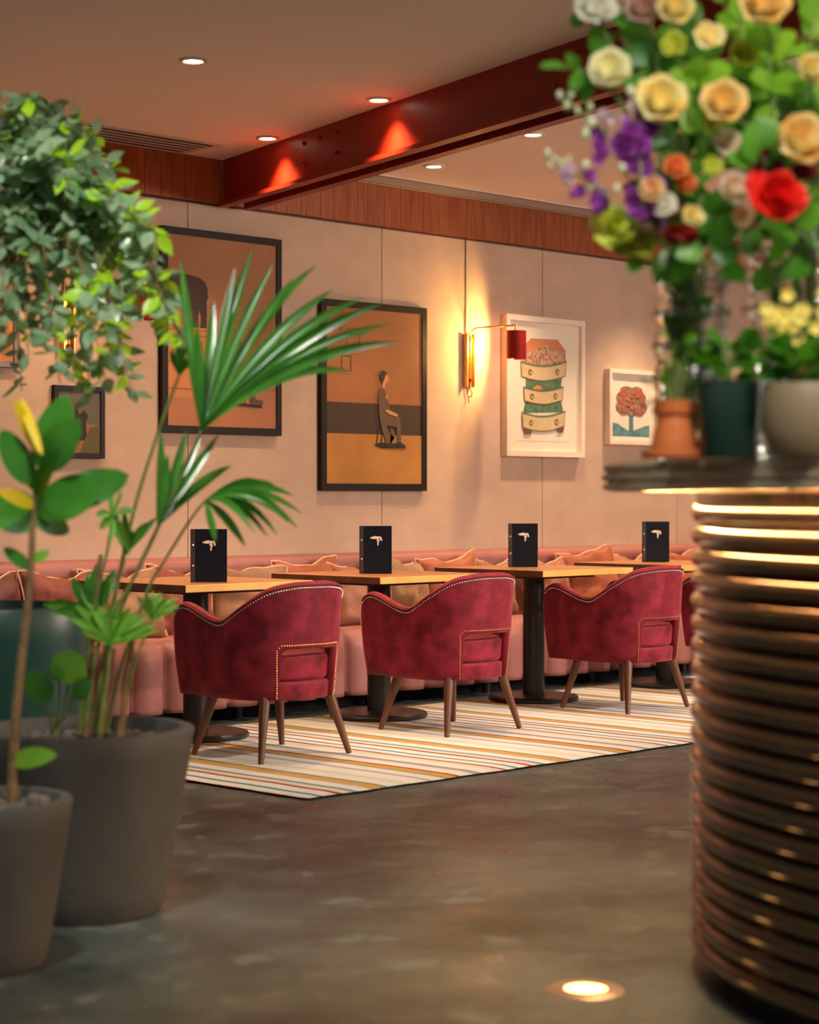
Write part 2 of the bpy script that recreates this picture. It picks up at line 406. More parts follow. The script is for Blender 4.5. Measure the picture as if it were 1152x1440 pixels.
psec = [(.56, .40), (.555, .62), (.56, .74)]+[(.60+.045*-math.cos(a), .765+.045*math.sin(a)) for a in [0, .4, .8, 1.2, 1.57]]+[(.70, .812), (.795, .812)]
for i in range(nseg*4+1):
    x = i*pitch/4; rows.append([(x, y, z) for y, z in psec])
b.grid(rows); b.build('back_cushion', 'pink', sofa)
b = MB(); b.box(0, nseg*pitch, .22, .70, 0, .10); b.box(0, nseg*pitch, .12, .79, .09, .30); b.build('plinth', 'dark', sofa, smooth=False)
for i in range(10): b = MB(); b.lathe([(.024, 0), (.03, .12)], .5+i*.95, .13, 12); b.build('foot', 'black', sofa)

# cushions
CUSH = {'rust': (.17, .032, .016), 'tan': (.22, .10, .05), 'orange': (.26, .06, .02), 'wine': (.08, .012, .01), 'sand': (.25, .13, .07), 'peach': (.27, .10, .055)}
for k, c in CUSH.items(): M['cush_'+k] = mat('velvet_'+k, c, .6, col2=tuple(min(1, v*1.35) for v in c), scale=7, sheen=.5, sheen_tint=(1, .7, .5), detail=5)
M['pipe'] = mat('cushion_piping', (.72, .42, .28), .6)
def pillow(name, w_, h_, t_, colour, seed):
    random.seed(seed); ox = random.uniform(0, 50)
    sd = random.uniform(-.35, .35); sa = random.uniform(.018, .045)
    def sag(u, v): return sa*max(0, v)**2*math.exp(-((u-sd)/.42)**2)+.006*max(0, v)*math.sin(u*9+ox)
    b = MB(); n = 18
    for sgn in (1, -1):
        rows = []
        for i in range(n+1):
            u = -1+2*i/n; r = []
            for j in range(n+1):
                v = -1+2*j/n
                pin = 1-.10*(1-abs(v)**2)*(abs(u)**4); pin2 = 1-.10*(1-abs(u)**2)*(abs(v)**4)
                th = (max(0, (1-u**4))*max(0, (1-v**4)))**.55
                wr = mnoise.noise(Vector((u*1.8+ox, v*1.8, sgn)))*.35+mnoise.noise(Vector((u*5+ox, v*3, sgn)))*.22
                r.append((u*w_/2*pin, sgn*th*t_/2*(1+wr), v*h_/2*pin2+(th*wr*.02)-sag(u, v)))
            rows.append(r)
        b.grid(rows)
    o = b.build(name, 'cush_'+colour, smooth='all')
    p = MB(); pts = []
    for s_ in range(4):
        for i in range(10):
            q = -1+2*i/10
            u, v = [(q, 1), (1, -q), (-q, -1), (-1, q)][s_]
            pin = 1-.10*(1-abs(v)**2)*(abs(u)**4); pin2 = 1-.10*(1-abs(u)**2)*(abs(v)**4)
            pts.append(Vector((u*w_/2*pin, 0, v*h_/2*pin2-sag(u, v))))
    pts.append(pts[0]); p.tube(pts, .005, 6, cap=False); p.build('piping', 'pipe', o)
    return o
# px of the cushion centre, size, colour, lean, twist, roll, y offset, label
CL = [(-15, .46, .42, 'wine', 12, 8, 0, 0, 'dark wine velvet cushion at the far left end of the pink banquette'),
      (92, .50, .42, 'rust', 12, 4, 2, 0, 'dark rust cushion with pale piping, just right of the dark wine one'),
      (178, .46, .42, 'tan', 14, -10, -3, .0, 'tan cushion with pale piping behind the first table, left of its menu'),
      (262, .46, .42, 'rust', 12, 6, 5, .02, 'rust cushion on the banquette directly behind the leftmost menu'),
      (352, .48, .42, 'tan', 16, -16, 8, -.02, 'tan wrinkled cushion right of the leftmost menu'),
      (442, .52, .44, 'orange', 12, 3, -5, .0, 'large rust orange cushion behind the second table, left of the second menu'),
      (500, .44, .40, 'peach', 14, -8, 4, -.08, 'peach cushion slumped behind the second menu from the left'),
      (572, .44, .42, 'sand', 15, 14, 9, -.02, 'sandy cushion with one raised corner, just right of the second menu'),
      (640, .48, .43, 'orange', 12, -4, -9, .0, 'orange cushion with a peaked corner between the second and third menus'),
      (700, .42, .40, 'tan', 12, 10, 6, .0, 'tan cushion whose edge shows left of the third menu'),
      (768, .46, .41, 'peach', 14, 4, 3, -.03, 'flat topped peach cushion just right of the third menu'),
      (835, .50, .44, 'orange', 13, -6, -10, .0, 'orange cushion with a high peak between the third and fourth menus'),
      (890, .44, .41, 'peach', 12, 6, 4, .0, 'peach cushion tucked behind the left side of the fourth menu'),
      (957, .46, .43, 'orange', 12, -3, 0, .0, 'orange cushion between the fourth menu and the ribbed bar')]
def xof(px, y):
    d = FW+RT*((px-576)/FPX); return d.x*y/d.y
for i, (px, w_, h_, c, lean, tw, roll, dy, lab) in enumerate(CL):
    o = pillow('throw_cushion', w_, h_-.03, .15, c, 11+i)
    o.location = (xof(px, 8.1), 8.13+dy, .42+h_/2-.045+abs(math.sin(R(roll)))*w_*.2)
    o.rotation_euler = (R(-lean), R(roll*.6), R(tw))
    tag(o, lab, 'cushion', 'throw cushions along the banquette')

# ------------------------------------------------------------------ tables
TX, TD, TYC = 5.965, 1.207, 7.27
def make_table():
    t = thing('dining_table', '', 'table', (TX, TYC, .014))
    tw, td, zt = .383, .397, .735
    b = MB(); b.use('tabletop').add([(-tw, -td, zt), (tw, -td, zt), (tw, td, zt), (-tw, td, zt), (-tw, -td, zt-.033), (tw, -td, zt-.033), (tw, td, zt-.033), (-tw, td, zt-.033)], [(0, 1, 2, 3), (7, 6, 5, 4)])
    b.use('tableedge_lit').add([(-tw, -td, zt), (tw, -td, zt), (tw, -td, zt-.033), (-tw, -td, zt-.033)], [(0, 3, 2, 1)])
    b.use('tableedge_lit').add([(-tw, td, zt), (tw, td, zt), (tw, td, zt-.033), (-tw, td, zt-.033)], [(0, 1, 2, 3)])
    b.use('walnut').add([(-tw, -td, zt), (-tw, td, zt), (-tw, td, zt-.033), (-tw, -td, zt-.033), (tw, -td, zt), (tw, td, zt), (tw, td, zt-.033), (tw, -td, zt-.033)], [(0, 1, 2, 3), (4, 7, 6, 5)])  # side edges of the same top, darker: shade put into the colour
    b.build('tabletop', None, t, smooth=False, bevel=.002)
    b = MB(); b.box(-.24, .24, -.24, .24, zt-.052, zt-.034); b.build('mounting_plate', 'black', t, smooth=False)
    b = MB(); b.lathe([(.06, .03), (.06, zt-.05)], n=28, cap=True); b.build('column', 'black', t)
    b = MB(); b.lathe([(.245, 0), (.25, .006), (.25, .018), (.242, .027), (.225, .031), (.07, .036), (.0001, .036)], n=56); b.build('base', 'black', t)
    return t
tl = ['square wooden pedestal table behind the leftmost crimson chair', 'square wooden pedestal table between the first and second crimson chairs, holding the second menu', 'square wooden pedestal table with round black base, in front of the third menu', 'square wooden pedestal table mostly hidden behind the third chair and the bar']
tab = make_table(); tab['label'] = tl[0]; tab['group'] = 'dining tables along the banquette'
for i in range(1, 4): copy_tree(tab, (TX+i*TD, TYC, .014), 0, tl[i])

# menus
def make_menu():
    t = thing('menu', '', 'menu', (0, 0, 0), 0, 'menus standing on the tables')
    w_, h_ = .165, .243
    b = MB(); b.box(0, w_, -.002, .001, 0, h_); b.build('front_cover', 'menu', t, smooth=False, bevel=.0012)
    b = MB(); b.add([(0, .001, 0), (w_, .022, 0), (w_, .022, h_), (0, .001, h_), (0, .004, 0), (w_, .025, 0), (w_, .025, h_), (0, .004, h_)], [(0, 1, 2, 3), (4, 7, 6, 5), (0, 4, 5, 1), (3, 2, 6, 7), (1, 5, 6, 2), (0, 3, 7, 4)]); b.build('back_cover', 'menu', t, smooth=False)
    b = MB(); b.box(.004, w_-.004, .0012, .0042, .004, h_-.004, Matrix.Rotation(R(3), 4, 'Z')); b.build('pages', 'paper', t, smooth=False)
    b = MB(); b.box(.003, .021, -.0032, -.0018, .002, h_-.002); b.build('spine_strip', 'strip', t, smooth=False)
    for z in (.075, .170):
        b = MB(); b.ball((.011, -.0035, z), .0048, 10, 6, (1, .5, 1)); b.build('rivet', 'silver', t)
    # bird emblem
    cx, cz = .088, .178; P = lambda q: [(cx+a*.00125, -.0028, cz+c*.00125) for a, c in q]
    b = MB()
    for poly in ([(-28, 3), (-18, 8), (-6, 11), (4, 9), (2, 1), (-8, -2), (-20, 0)], [(4, 9), (18, 8), (20, 2), (12, 3), (8, 0), (2, 1)], [(12, 3), (20, 2), (23, -8), (18, -9), (14, -3)], [(2, 1), (8, 0), (12, -8), (9, -16), (2, -10), (-1, -4)], [(2, -12), (8, -16), (7, -28), (3, -27)]):
        b.add(P(poly), [tuple(range(len(poly)))])
    b.build('bird_emblem', 'gold', t, smooth=False)
    return t
mlab = ['navy menu standing on the leftmost table, partly behind palm leaflets', 'navy menu with pale bird emblem on the second table, below the seated figure picture', 'navy menu with pale bird emblem on the third table, below the drawers print', 'navy menu with pale bird emblem nearest the ribbed bar']
mpos = [(5.80, 7.106), (7.052, 7.29), (8.305, 7.3925), (9.521, 7.40)]
mang = [-46, -45, -44, -42]
mn = make_menu(); mn['label'] = mlab[0]
for i, ((x, y), a) in enumerate(zip(mpos, mang)):
    loc = (x, y, .7495)
    if i == 0: mn.location = loc; mn.rotation_euler = (0, 0, R(a))
    else: copy_tree(mn, loc, R(a), mlab[i])

# ------------------------------------------------------------------ armchairs
def chair_path():
    """outer plan curve from the left arm tip round the back to the right arm tip, at full size"""
    a, bb, n = .300, .290, 2.35; pts = []
    for k in range(12): pts.append((-a+.010*(1-k/12), .365*(1-k/12)))
    for k in range(73):
        ph = PI+PI*k/72; c, s_ = math.cos(ph), math.sin(ph)
        pts.append((a*math.copysign(abs(c)**(2/n), c), bb*math.copysign(abs(s_)**(2/n), s_)))
    for k in range(1, 13): pts.append((a-.010*k/12, .365*k/12))
    # resample evenly
    L = [0]
    for p, q in zip(pts[:-1], pts[1:]): L.append(L[-1]+math.hypot(q[0]-p[0], q[1]-p[1]))
    tot = L[-1]
    def f(u):
        d = u*tot; i = 0
        while i < len(L)-2 and L[i+1] < d: i += 1
        t = (d-L[i])/(L[i+1]-L[i]); return Vector((pts[i][0]*(1-t)+pts[i+1][0]*t, pts[i][1]*(1-t)+pts[i+1][1]*t))
    return f, tot
CP, CLEN = chair_path()
def interp(keys, t):
    K = keys
    for i in range(len(K)-1):
        a, va = K[i]; c, vc = K[i+1]
        if t <= c:
            h = c-a; q = (t-a)/h
            m0 = (vc-K[i-1][1])/(c-K[i-1][0]) if i else (vc-va)/h
            m1 = (K[i+2][1]-va)/(K[i+2][0]-a) if i < len(K)-2 else 0
            return (2*q**3-3*q*q+1)*va+(q**3-2*q*q+q)*h*m0+(3*q*q-2*q**3)*vc+(q**3-q*q)*h*m1
    return keys[-1][1]
HK = [(0, .560), (.03, .628), (.09, .665), (.17, .660), (.34, .610), (.44, .606), (.58, .672), (.72, .738), (.86, .762), (1, .766)]
def ctop(u): return interp(HK, min(1, 2*min(u, 1-u)))
ZB0 = .262
def cscale(z): return .875+.125*((z-ZB0)/.5)
NW = .172; NZ = .478
def cpt(u, z, off=0):
    p = CP(u); e = 1e-3; q = CP(min(1, u+e))-CP(max(0, u-e)); nrm = Vector((q.y, -q.x)).normalized()
    s_ = cscale(z); c = p*s_+nrm*off
    return Vector((c.x, c.y, z)), nrm
def notch_u():
    lo, hi = .3, .5
    for _ in range(40):
        m = (lo+hi)/2
        if CP(m).x < -NW: lo = m
        else: hi = m
    return lo
NU = notch_u()
def cbot(u):
    d = min(u, 1-u)-NU
    if d < 0: return ZB0
    q = min(1, d/.03); return NZ-.035*(1-math.sqrt(1-(1-q)**2))
def make_chair():
    t = thing('armchair', '', 'chair', (0, 0, 0), 0, 'crimson velvet armchairs')
    us = sorted(set([i/90 for i in range(91)]+[NU-.0012, NU+.0001, 1-NU+.0012, 1-NU-.0001]+[NU+.03*k/6 for k in range(1, 7)]+[1-NU-.03*k/6 for k in range(1, 7)]))
    TH = .046; rows = []
    for u in us:
        zb, zt = cbot(u), ctop(u); r = []
        nv = 12
        for k in range(nv+1): zz = zb+(zt-.018-zb)*k/nv; r.append(cpt(u, zz, .006*math.sin(PI*(zz-ZB0)/(zt-.018-ZB0)))[0])
        for k in range(1, 8):
            a = PI*k/8; p, n_ = cpt(u, zt-.018+.018*math.sin(a), 0); o = TH/2*(1-math.cos(a))
            r.append(Vector((p.x-n_.x*o, p.y-n_.y*o, p.z)))
        for k in range(nv+1):
            z = zt-.018+(zb-(zt-.018))*k/nv; p, n_ = cpt(u, z, 0); r.append(Vector((p.x-n_.x*TH, p.y-n_.y*TH, z)))
        rows.append(r)
    b = MB(); b.grid(rows, close_v=True)
    m = len(rows[0]); n = len(rows); off = 0
    b.f.append(tuple(range(m))); b.mi.append(0); b.f.append(tuple((n-1)*m+k for k in range(m))); b.mi.append(0)
    shell = b.build('backrest', 'velvet', t, smooth='all')
    # piping along the rim
    b = MB(); b.tube([cpt(u, ctop(u)-.014, .003)[0] for u in [i/110 for i in range(2, 109)]], .0042, 6); b.build('piping', 'velvet', shell)
    # nailheads
    b = MB(); n = int(CLEN/.0118)
    for i in range(3, n-2):
        u = i/n; p, _ = cpt(u, ctop(u)-.027, .0035); b.ball(p, .0036, 6, 4)
    b.build('rim_nailheads', 'silver', shell)
    b = MB(); path = []
    for k in range(20): path.append(cpt(NU-.010, ZB0+.008+(NZ-ZB0-.012)*k/19, .004)[0])
    k = 0
    n2 = int((1-2*NU)*CLEN/.0115)
    for k in range(n2+1):
        u = NU-.004+(1-2*NU+.008)*k/n2; path.append(cpt(u, NZ+.016-(.010 if k in (0, n2) else 0), .004)[0])
    for k in range(20): path.append(cpt(1-NU+.010, ZB0+.008+(NZ-ZB0-.012)*(19-k)/19, .004)[0])
    for p in path: b.ball(p, .0036, 6, 4)
    b.build('opening_nailheads', 'brass', shell)
    # seat
    def dblock(z0, z1, sc, name, par, rnd=.02, crown=0):
        prof = []
        for k in range(7): a = PI/2*k/6; prof.append((1-rnd*(1-math.sin(a))/.25, z0+rnd*(1-math.cos(a))))
        for k in range(7): a = PI/2*k/6; prof.append((1-rnd*(1-math.cos(a))/.25, z1-rnd*(1-math.sin(a))))
        for q in (.7, .4, .1): prof.append((q*.93, z1+crown*(1-q*q)))
        rows = []; N_ = 56
        for q, z in prof:
            r = []
            for k in range(N_):
                ph = 2*PI*k/N_; c, s_ = math.cos(ph), math.sin(ph); bb = .285 if s_ < 0 else .35
                e = 2/2.35 if s_ < 0 else 2/4
                cs = cscale(max(z, ZB0))*sc
                r.append((.298*math.copysign(abs(c)**e, c)*q*cs, bb*math.copysign(abs(s_)**e, s_)*q*cs, z))
            rows.append(r)
        b = MB(); b.grid(rows, close_v=True); b.f.append(tuple(range(N_))); b.mi.append(0)
        b.f.append(tuple(len(rows)*N_-N_+k for k in range(N_))); b.mi.append(0)
        return b.build(name, 'velvet', par)
    dblock(ZB0-.006, .335, .945, 'seat_base', t, .012)
    dblock(.337, .455, .905, 'seat_cushion', t, .022, .02)
    for sx, sy in ((-1, -1), (1, -1), (1, 1), (-1, 1)):
        b = MB(); f_ = Vector((sx*.2575, sy*.2215, 0)); h_ = Vector((sx*.185, sy*.165, .275))
        pts = [f_.lerp(h_, k/8) for k in range(9)]
        b.tube(pts, [.0125+.0125*k/8 for k in range(9)], 14); b.build('leg', 'walnut', t)
    return t
ch = make_chair()
CC = [(5.803, 6.551), (7.041, 6.644), (8.421, 6.659), (9.64, 6.66)]
clab = ['crimson velvet armchair with studded rim, nearest the potted palm', 'crimson velvet armchair in the middle of the row, under the seated figure picture', 'crimson velvet armchair next to the ribbed bar, below the drawers print', 'crimson velvet armchair almost wholly hidden behind the ribbed bar']
for i, (x, y) in enumerate(CC):
    if i == 0: ch.location = (x, y, .0135); ch['label'] = clab[0]
    else: copy_tree(ch, (x, y, .0135), R([0, 0, 0, 3][i]), clab[i])

# ------------------------------------------------------------------ pictures
def picture(x0, x1, z0, z1, label, frame_mat, fw, depth, name='framed_picture', mat_in=0):
    t = thing(name, label, 'picture', ((x0+x1)/2, WY, (z0+z1)/2), 0)
    w_, h_ = (x1-x0)/2, (z1-z0)/2
    b = MB(); y0, y1 = -depth, -.001
    b.box(-w_, w_, y0, y1, h_-fw, h_); b.box(-w_, w_, y0, y1, -h_, -h_+fw); b.box(-w_, -w_+fw, y0, y1, -h_+fw, h_-fw); b.box(w_-fw, w_, y0, y1, -h_+fw, h_-fw)
    b.build('frame', frame_mat, t, smooth=False, bevel=.002)
    iw, ih = w_-fw, h_-fw; lay = [0]; yb = -depth+(.008 if not mat_in else .028)
    art = MB(); art.use(mat_in or 'dark').box(-iw, iw, yb, -.004, -ih, ih)
    def P(m, pts):
        lay[0] += 1; y = yb-.0004*lay[0]
        art.use(m).add([(-iw+2*iw*u, y, -ih+2*ih*v) for u, v in pts], [tuple(range(len(pts)))])
    def fin(n='artwork'): return art.build(n, None, t, smooth=False)
    return t, P, fin
def ell(cx, cy, rx, ry, n=24, a0=0, a1=2*PI): return [(cx+rx*math.cos(a0+(a1-a0)*k/n), cy+ry*math.sin(a0+(a1-a0)*k/n)) for k in range(n if a1-a0 > 6.2 else n+1)]
flat('p_ochre', (.34, .13, .04), c2=(.28, .10, .035), s=3); flat('p_ochre2', (.46, .21, .04), c2=(.38, .16, .035), s=3); flat('p_dark', (.045, .022, .012)); flat('p_skin', (.55, .25, .12)); flat('p_gown', (.11, .065, .035)); flat('p_black', (.02, .011, .010))
flat('p_tan', (.36, .16, .07), c2=(.31, .135, .06), s=3); flat('p_floor', (.42, .165, .08)); flat('p_wood', (.52, .20, .07)); flat('p_wood2', (.33, .11, .035)); flat('p_eleph', (.045, .022, .018)); flat('p_line', (.09, .035, .015))
# picture with the elephant
t, P, fin = picture(6.714, 7.573, 1.4865, 2.600, 'large black framed picture of an elephant and a seated man, behind the palm', 'frame_black', .040, .035)
P('p_tan', [(0, .2), (1, .2), (1, 1), (0, 1)]); P('p_floor', [(0, 0), (1, 0), (1, .2), (0, .2)])
P('p_wood', [(0, .15), (.38, .15), (.38, .52), (0, .52)])
for v in (.50, .47, .33, .19): P('p_wood2', [(0, v), (.38, v), (.38, v+.008), (0, v+.008)])
P('p_wood2', [(.3, .2), (.31, .2), (.31, .45), (.3, .45)])
P('p_eleph', [(0, .80), (.10, .80), (.20, .795), (.28, .785), (.33, .765), (.355, .73), (.36, .68), (.345, .66), (.35, .60), (.345, .52), (.29, .52), (.30, .58), (.28, .62), (.27, .58), (.275, .52), (.21, .52), (.215, .60), (.18, .63), (.08, .62), (0, .62)])
P('p_black', [(.53, .27), (.70, .27), (.70, .285), (.53, .285)])
for u in (.54, .60, .66, .70): P('p_line', [(u, .13), (u+.008, .13), (u-.002+.01, .27), (u-.002, .27)])
P('p_black', [(.52, .12), (.87, .11), (.85, .125), (.55, .135)])
P('p_gown', [(.56, .28), (.58, .46), (.62, .49), (.67, .46), (.69, .30), (.77, .27), (.80, .155), (.87, .15), (.87, .125), (.76, .125), (.72, .22), (.60, .26)])
P('p_skin', ell(.635, .525, .03, .03)); P('p_skin', [(.67, .32), (.73, .29), (.73, .275), (.66, .295)])
fin()
# picture with the seated figure
t, P, fin = picture(7.882, 8.760, 1.177, 2.292, 'black framed ochre picture of a figure seated in profile, left of the brass wall lamp', 'frame_black', .042, .035)
P('p_ochre', [(0, .45), (1, .45), (1, 1), (0, 1)]); P('p_dark', [(0, .28), (1, .28), (1, .462), (0, .462)]); P('p_ochre2', [(0, 0), (1, 0), (1, .284), (0, .284)])
def outline(u0, u1, v0, v1, w_=.008):
    for q in ([(u0, v0), (u1, v0), (u1, v0+w_*.7), (u0, v0+w_*.7)], [(u0, v1), (u1, v1), (u1, v1-w_*.7), (u0, v1-w_*.7)], [(u0, v0), (u0+w_, v0), (u0+w_, v1), (u0, v1)], [(u1-w_, v0), (u1, v0), (u1, v1), (u1-w_, v1)]): P('p_line', q)
outline(.2, .34, .755, .885); outline(.15, .25, .635, .73)
P('p_skin', [(.2, .752), (.34, .748), (.34, .754), (.2, .758)]); P('p_skin', [(.15, .632), (.25, .628), (.25, .634), (.15, .638)])
P('p_line', [(.145, .865), (.153, .865), (.153, .99), (.145, .99)])
P('p_black', [(.48, .225), (.56, .205), (.74, .205), (.80, .215), (.76, .235), (.56, .24)])
for a, c in ((.50, .51), (.545, .56)): P('p_black', [(a, .225), (a+.012, .225), (c+.03, .33), (c+.02, .33)])
P('p_black', [(.545, .33), (.62, .33), (.62, .36), (.545, .36)])
P('p_gown', [(.60, .225), (.65, .225), (.66, .33), (.70, .30), (.70, .27), (.64, .30), (.60, .34)])
P('p_gown', [(.535, .40), (.53, .47), (.525, .50), (.535, .545), (.56, .56), (.59, .55), (.61, .51), (.635, .47), (.645, .44), (.66, .41), (.76, .385), (.765, .345), (.77, .24), (.73, .24), (.72, .33), (.62, .34), (.60, .26), (.57, .30)])
P('p_black', [(.73, .245), (.76, .245), (.82, .222), (.815, .205), (.74, .212)]); P('p_black', [(.60, .235), (.64, .235), (.645, .215), (.60, .215)])
P('p_skin', [(.565, .555), (.595, .55), (.60, .585), (.575, .60)]); P('p_skin', ell(.60, .61, .03, .026, 14)); P('p_skin', [(.62, .62), (.64, .603), (.62, .595)])
P('p_black', [(.54, .625), (.555, .655), (.59, .655), (.62, .64), (.60, .63), (.585, .60), (.57, .585), (.55, .60)])
P('p_skin', [(.60, .43), (.65, .425), (.73, .405), (.725, .39), (.64, .405), (.60, .42)]); P('p_skin', [(.60, .50), (.625, .49), (.61, .52)])
fin()
# drawers print
flat('p_cream', (.62, .48, .26), c2=(.54, .42, .24)); flat('p_green', (.05, .13, .07), c2=(.12, .22, .12), s=30); flat('p_umber', (.16, .07, .03)); flat('p_coral', (.62, .22, .10), c2=(.5, .2, .1), s=10); flat('p_scrib', (.24, .10, .05), c2=(.62, .40, .26), s=60)
t, P, fin = picture(9.4706, 10.2487, 1.4005, 2.3048, 'white box framed print of stacked green and cream drawers, beside the red lamp shade', 'frame_white', .036, .055, mat_in='paper')
P('p_cream', [(.12, .075), (.90, .075), (.90, .08), (.12, .08)])
def Z(x, y): u = (x-520)/515; return (.02+.96*u, 1-(y-(135+55*u))/980)
def PP(m, pts): P(m, [Z(*p) for p in pts])
PP('p_coral', [(605, 350), (680, 275), (880, 290), (945, 380), (940, 420), (860, 470), (770, 490), (690, 470), (605, 425)])
PP('p_scrib', [(612, 400), (650, 375), (700, 380), (740, 350), (800, 330), (840, 370), (900, 380), (942, 395), (945, 470), (860, 495), (775, 500), (690, 488), (605, 450)])
def drawer(y0, y1, x0, x1, sag):
    top = [(x0+(x1-x0)*k/8, y0+sag*math.sin(PI*k/8)+10*k/8) for k in range(9)]; bot = [(x0+6+(x1-x0-12)*k/8, y1+sag*math.sin(PI*k/8)+10*k/8) for k in range(9)]
    PP('p_umber', [(p[0]+(-5 if k < 4 else 5), p[1]-6) for k, p in enumerate(top)]+[(p[0]+(-5 if k < 4 else 5), p[1]+6) for k, p in reversed(list(enumerate(bot)))])
    PP('p_green', [(a, c-2) for a, c in top]+[(a, c+12) for a, c in reversed(top)]); PP('p_cream', [(a, c+10) for a, c in top]+list(reversed(bot)))
    for q in (.2, .8):
        cx = x0+(x1-x0)*q; cy = (y0+y1)/2+sag*.6+10*q+6
        PP('p_umber', ell(cx, cy, 15, 25, 14)); PP('p_cream', ell(cx+2, cy+2, 7, 13, 12))
PP('p_green', [(640, 560), (915, 570), (905, 680), (640, 660)]); PP('p_green', [(640, 740), (905, 750), (925, 850), (620, 840)])
PP('p_paper', [(0, 0)]) if 0 else None
PP('p_coral', ell(730, 655, 32, 20, 14))
drawer(450, 560, 605, 943, 35); drawer(645, 745, 625, 918, 28); drawer(835, 945, 610, 930, 35)
PP('p_umber', [(620, 955), (685, 975), (670, 1005), (622, 1000)]); PP('p_umber', [(865, 980), (925, 965), (915, 1008), (880, 1008)])
fin('print')
# tree print
flat('p_blue', (.06, .16, .24), c2=(.14, .28, .30), s=20); flat('p_red', (.50, .07, .05), c2=(.35, .12, .07), s=25); flat('p_brown', (.20, .09, .05), c2=(.42, .20, .13), s=35); flat('p_teal', (.08, .20, .20))
t, P, fin = picture(10.515, 11.071, 1.495, 2.006, 'small white framed print of a red crowned tree between blue hills', 'frame_white', .030, .050, mat_in='paper')
P('p_blue', [(.02, .06), (.88, .06), (.88, .24), (.78, .23), (.65, .19), (.52, .155), (.40, .155), (.28, .20), (.18, .25), (.02, .27)])
P('p_teal', [(.42, .13), (.52, .13), (.515, .35), (.60, .42), (.36, .42), (.425, .35)])
for cx_, cy_, rx_, ry_ in ((.46, .58, .30, .19), (.24, .50, .11, .10), (.70, .50, .12, .10), (.24, .64, .10, .09), (.70, .64, .10, .09), (.36, .76, .14, .06), (.58, .76, .14, .06), (.30, .43, .10, .05), (.64, .42, .10, .05)): P('p_brown', ell(cx_, cy_, rx_, ry_, 18))
for cx_, cy_, rx_, ry_ in ((.30, .71, .10, .05), (.64, .71, .11, .055), (.26, .58, .05, .04), (.70, .58, .05, .04), (.34, .44, .07, .02), (.60, .43, .07, .02), (.46, .66, .06, .02), (.40, .54, .05, .02)): P('p_red', ell(cx_, cy_, rx_, ry_, 14))
for cx_, cy_ in ((.40, .62), (.52, .60), (.46, .50), (.34, .64), (.58, .67)): P('p_coral', ell(cx_, cy_, .035, .012, 10))
fin('print')
# narrow wood-framed picture behind the glass vase
t, P, fin = picture(11.12, 11.62, 1.62, 2.16, 'wood framed picture mostly hidden behind the left ribbed glass vase', 'walnut', .02, .03)
P('p_tan', [(0, 0), (1, 0), (1, 1), (0, 1)]); P('p_coral', [(.2, .2), (.8, .2), (.7, .7), (.3, .7)]); fin()
# small dark picture behind the rubber plant
flat('p_grey', (.11, .10, .075)); flat('p_moss', (.10, .085, .03))
t, P, fin = picture(6.017, 6.336, 1.34, 1.715, 'small black framed picture with grey and brown halves, behind the rubber plant leaves', 'frame_black', .028, .03)
P('p_grey', [(0, .45), (1, .45), (1, 1), (0, 1)]); P('p_wood2', [(0, 0), (1, 0), (1, .46), (0, .46)]); P('p_black', [(.3, .2), (.7, .2), (.65, .5), (.72, .6), (.62, .7), (.5, .62), (.4, .8), (.35, .5)]); P('p_moss', [(.5, 0), (1, 0), (1, .45), (.75, .42)])
fin()
t, P, fin = picture(5.42, 5.80, 1.79, 2.25, 'reddish picture at the left edge, behind the leafy tree crown', 'walnut', .03, .03)
P('p_wood', [(0, 0), (1, 0), (1, 1), (0, 1)]); P('p_wood2', [(.2, .1), (.8, .1), (.7, .8), (.3, .8)]); fin()

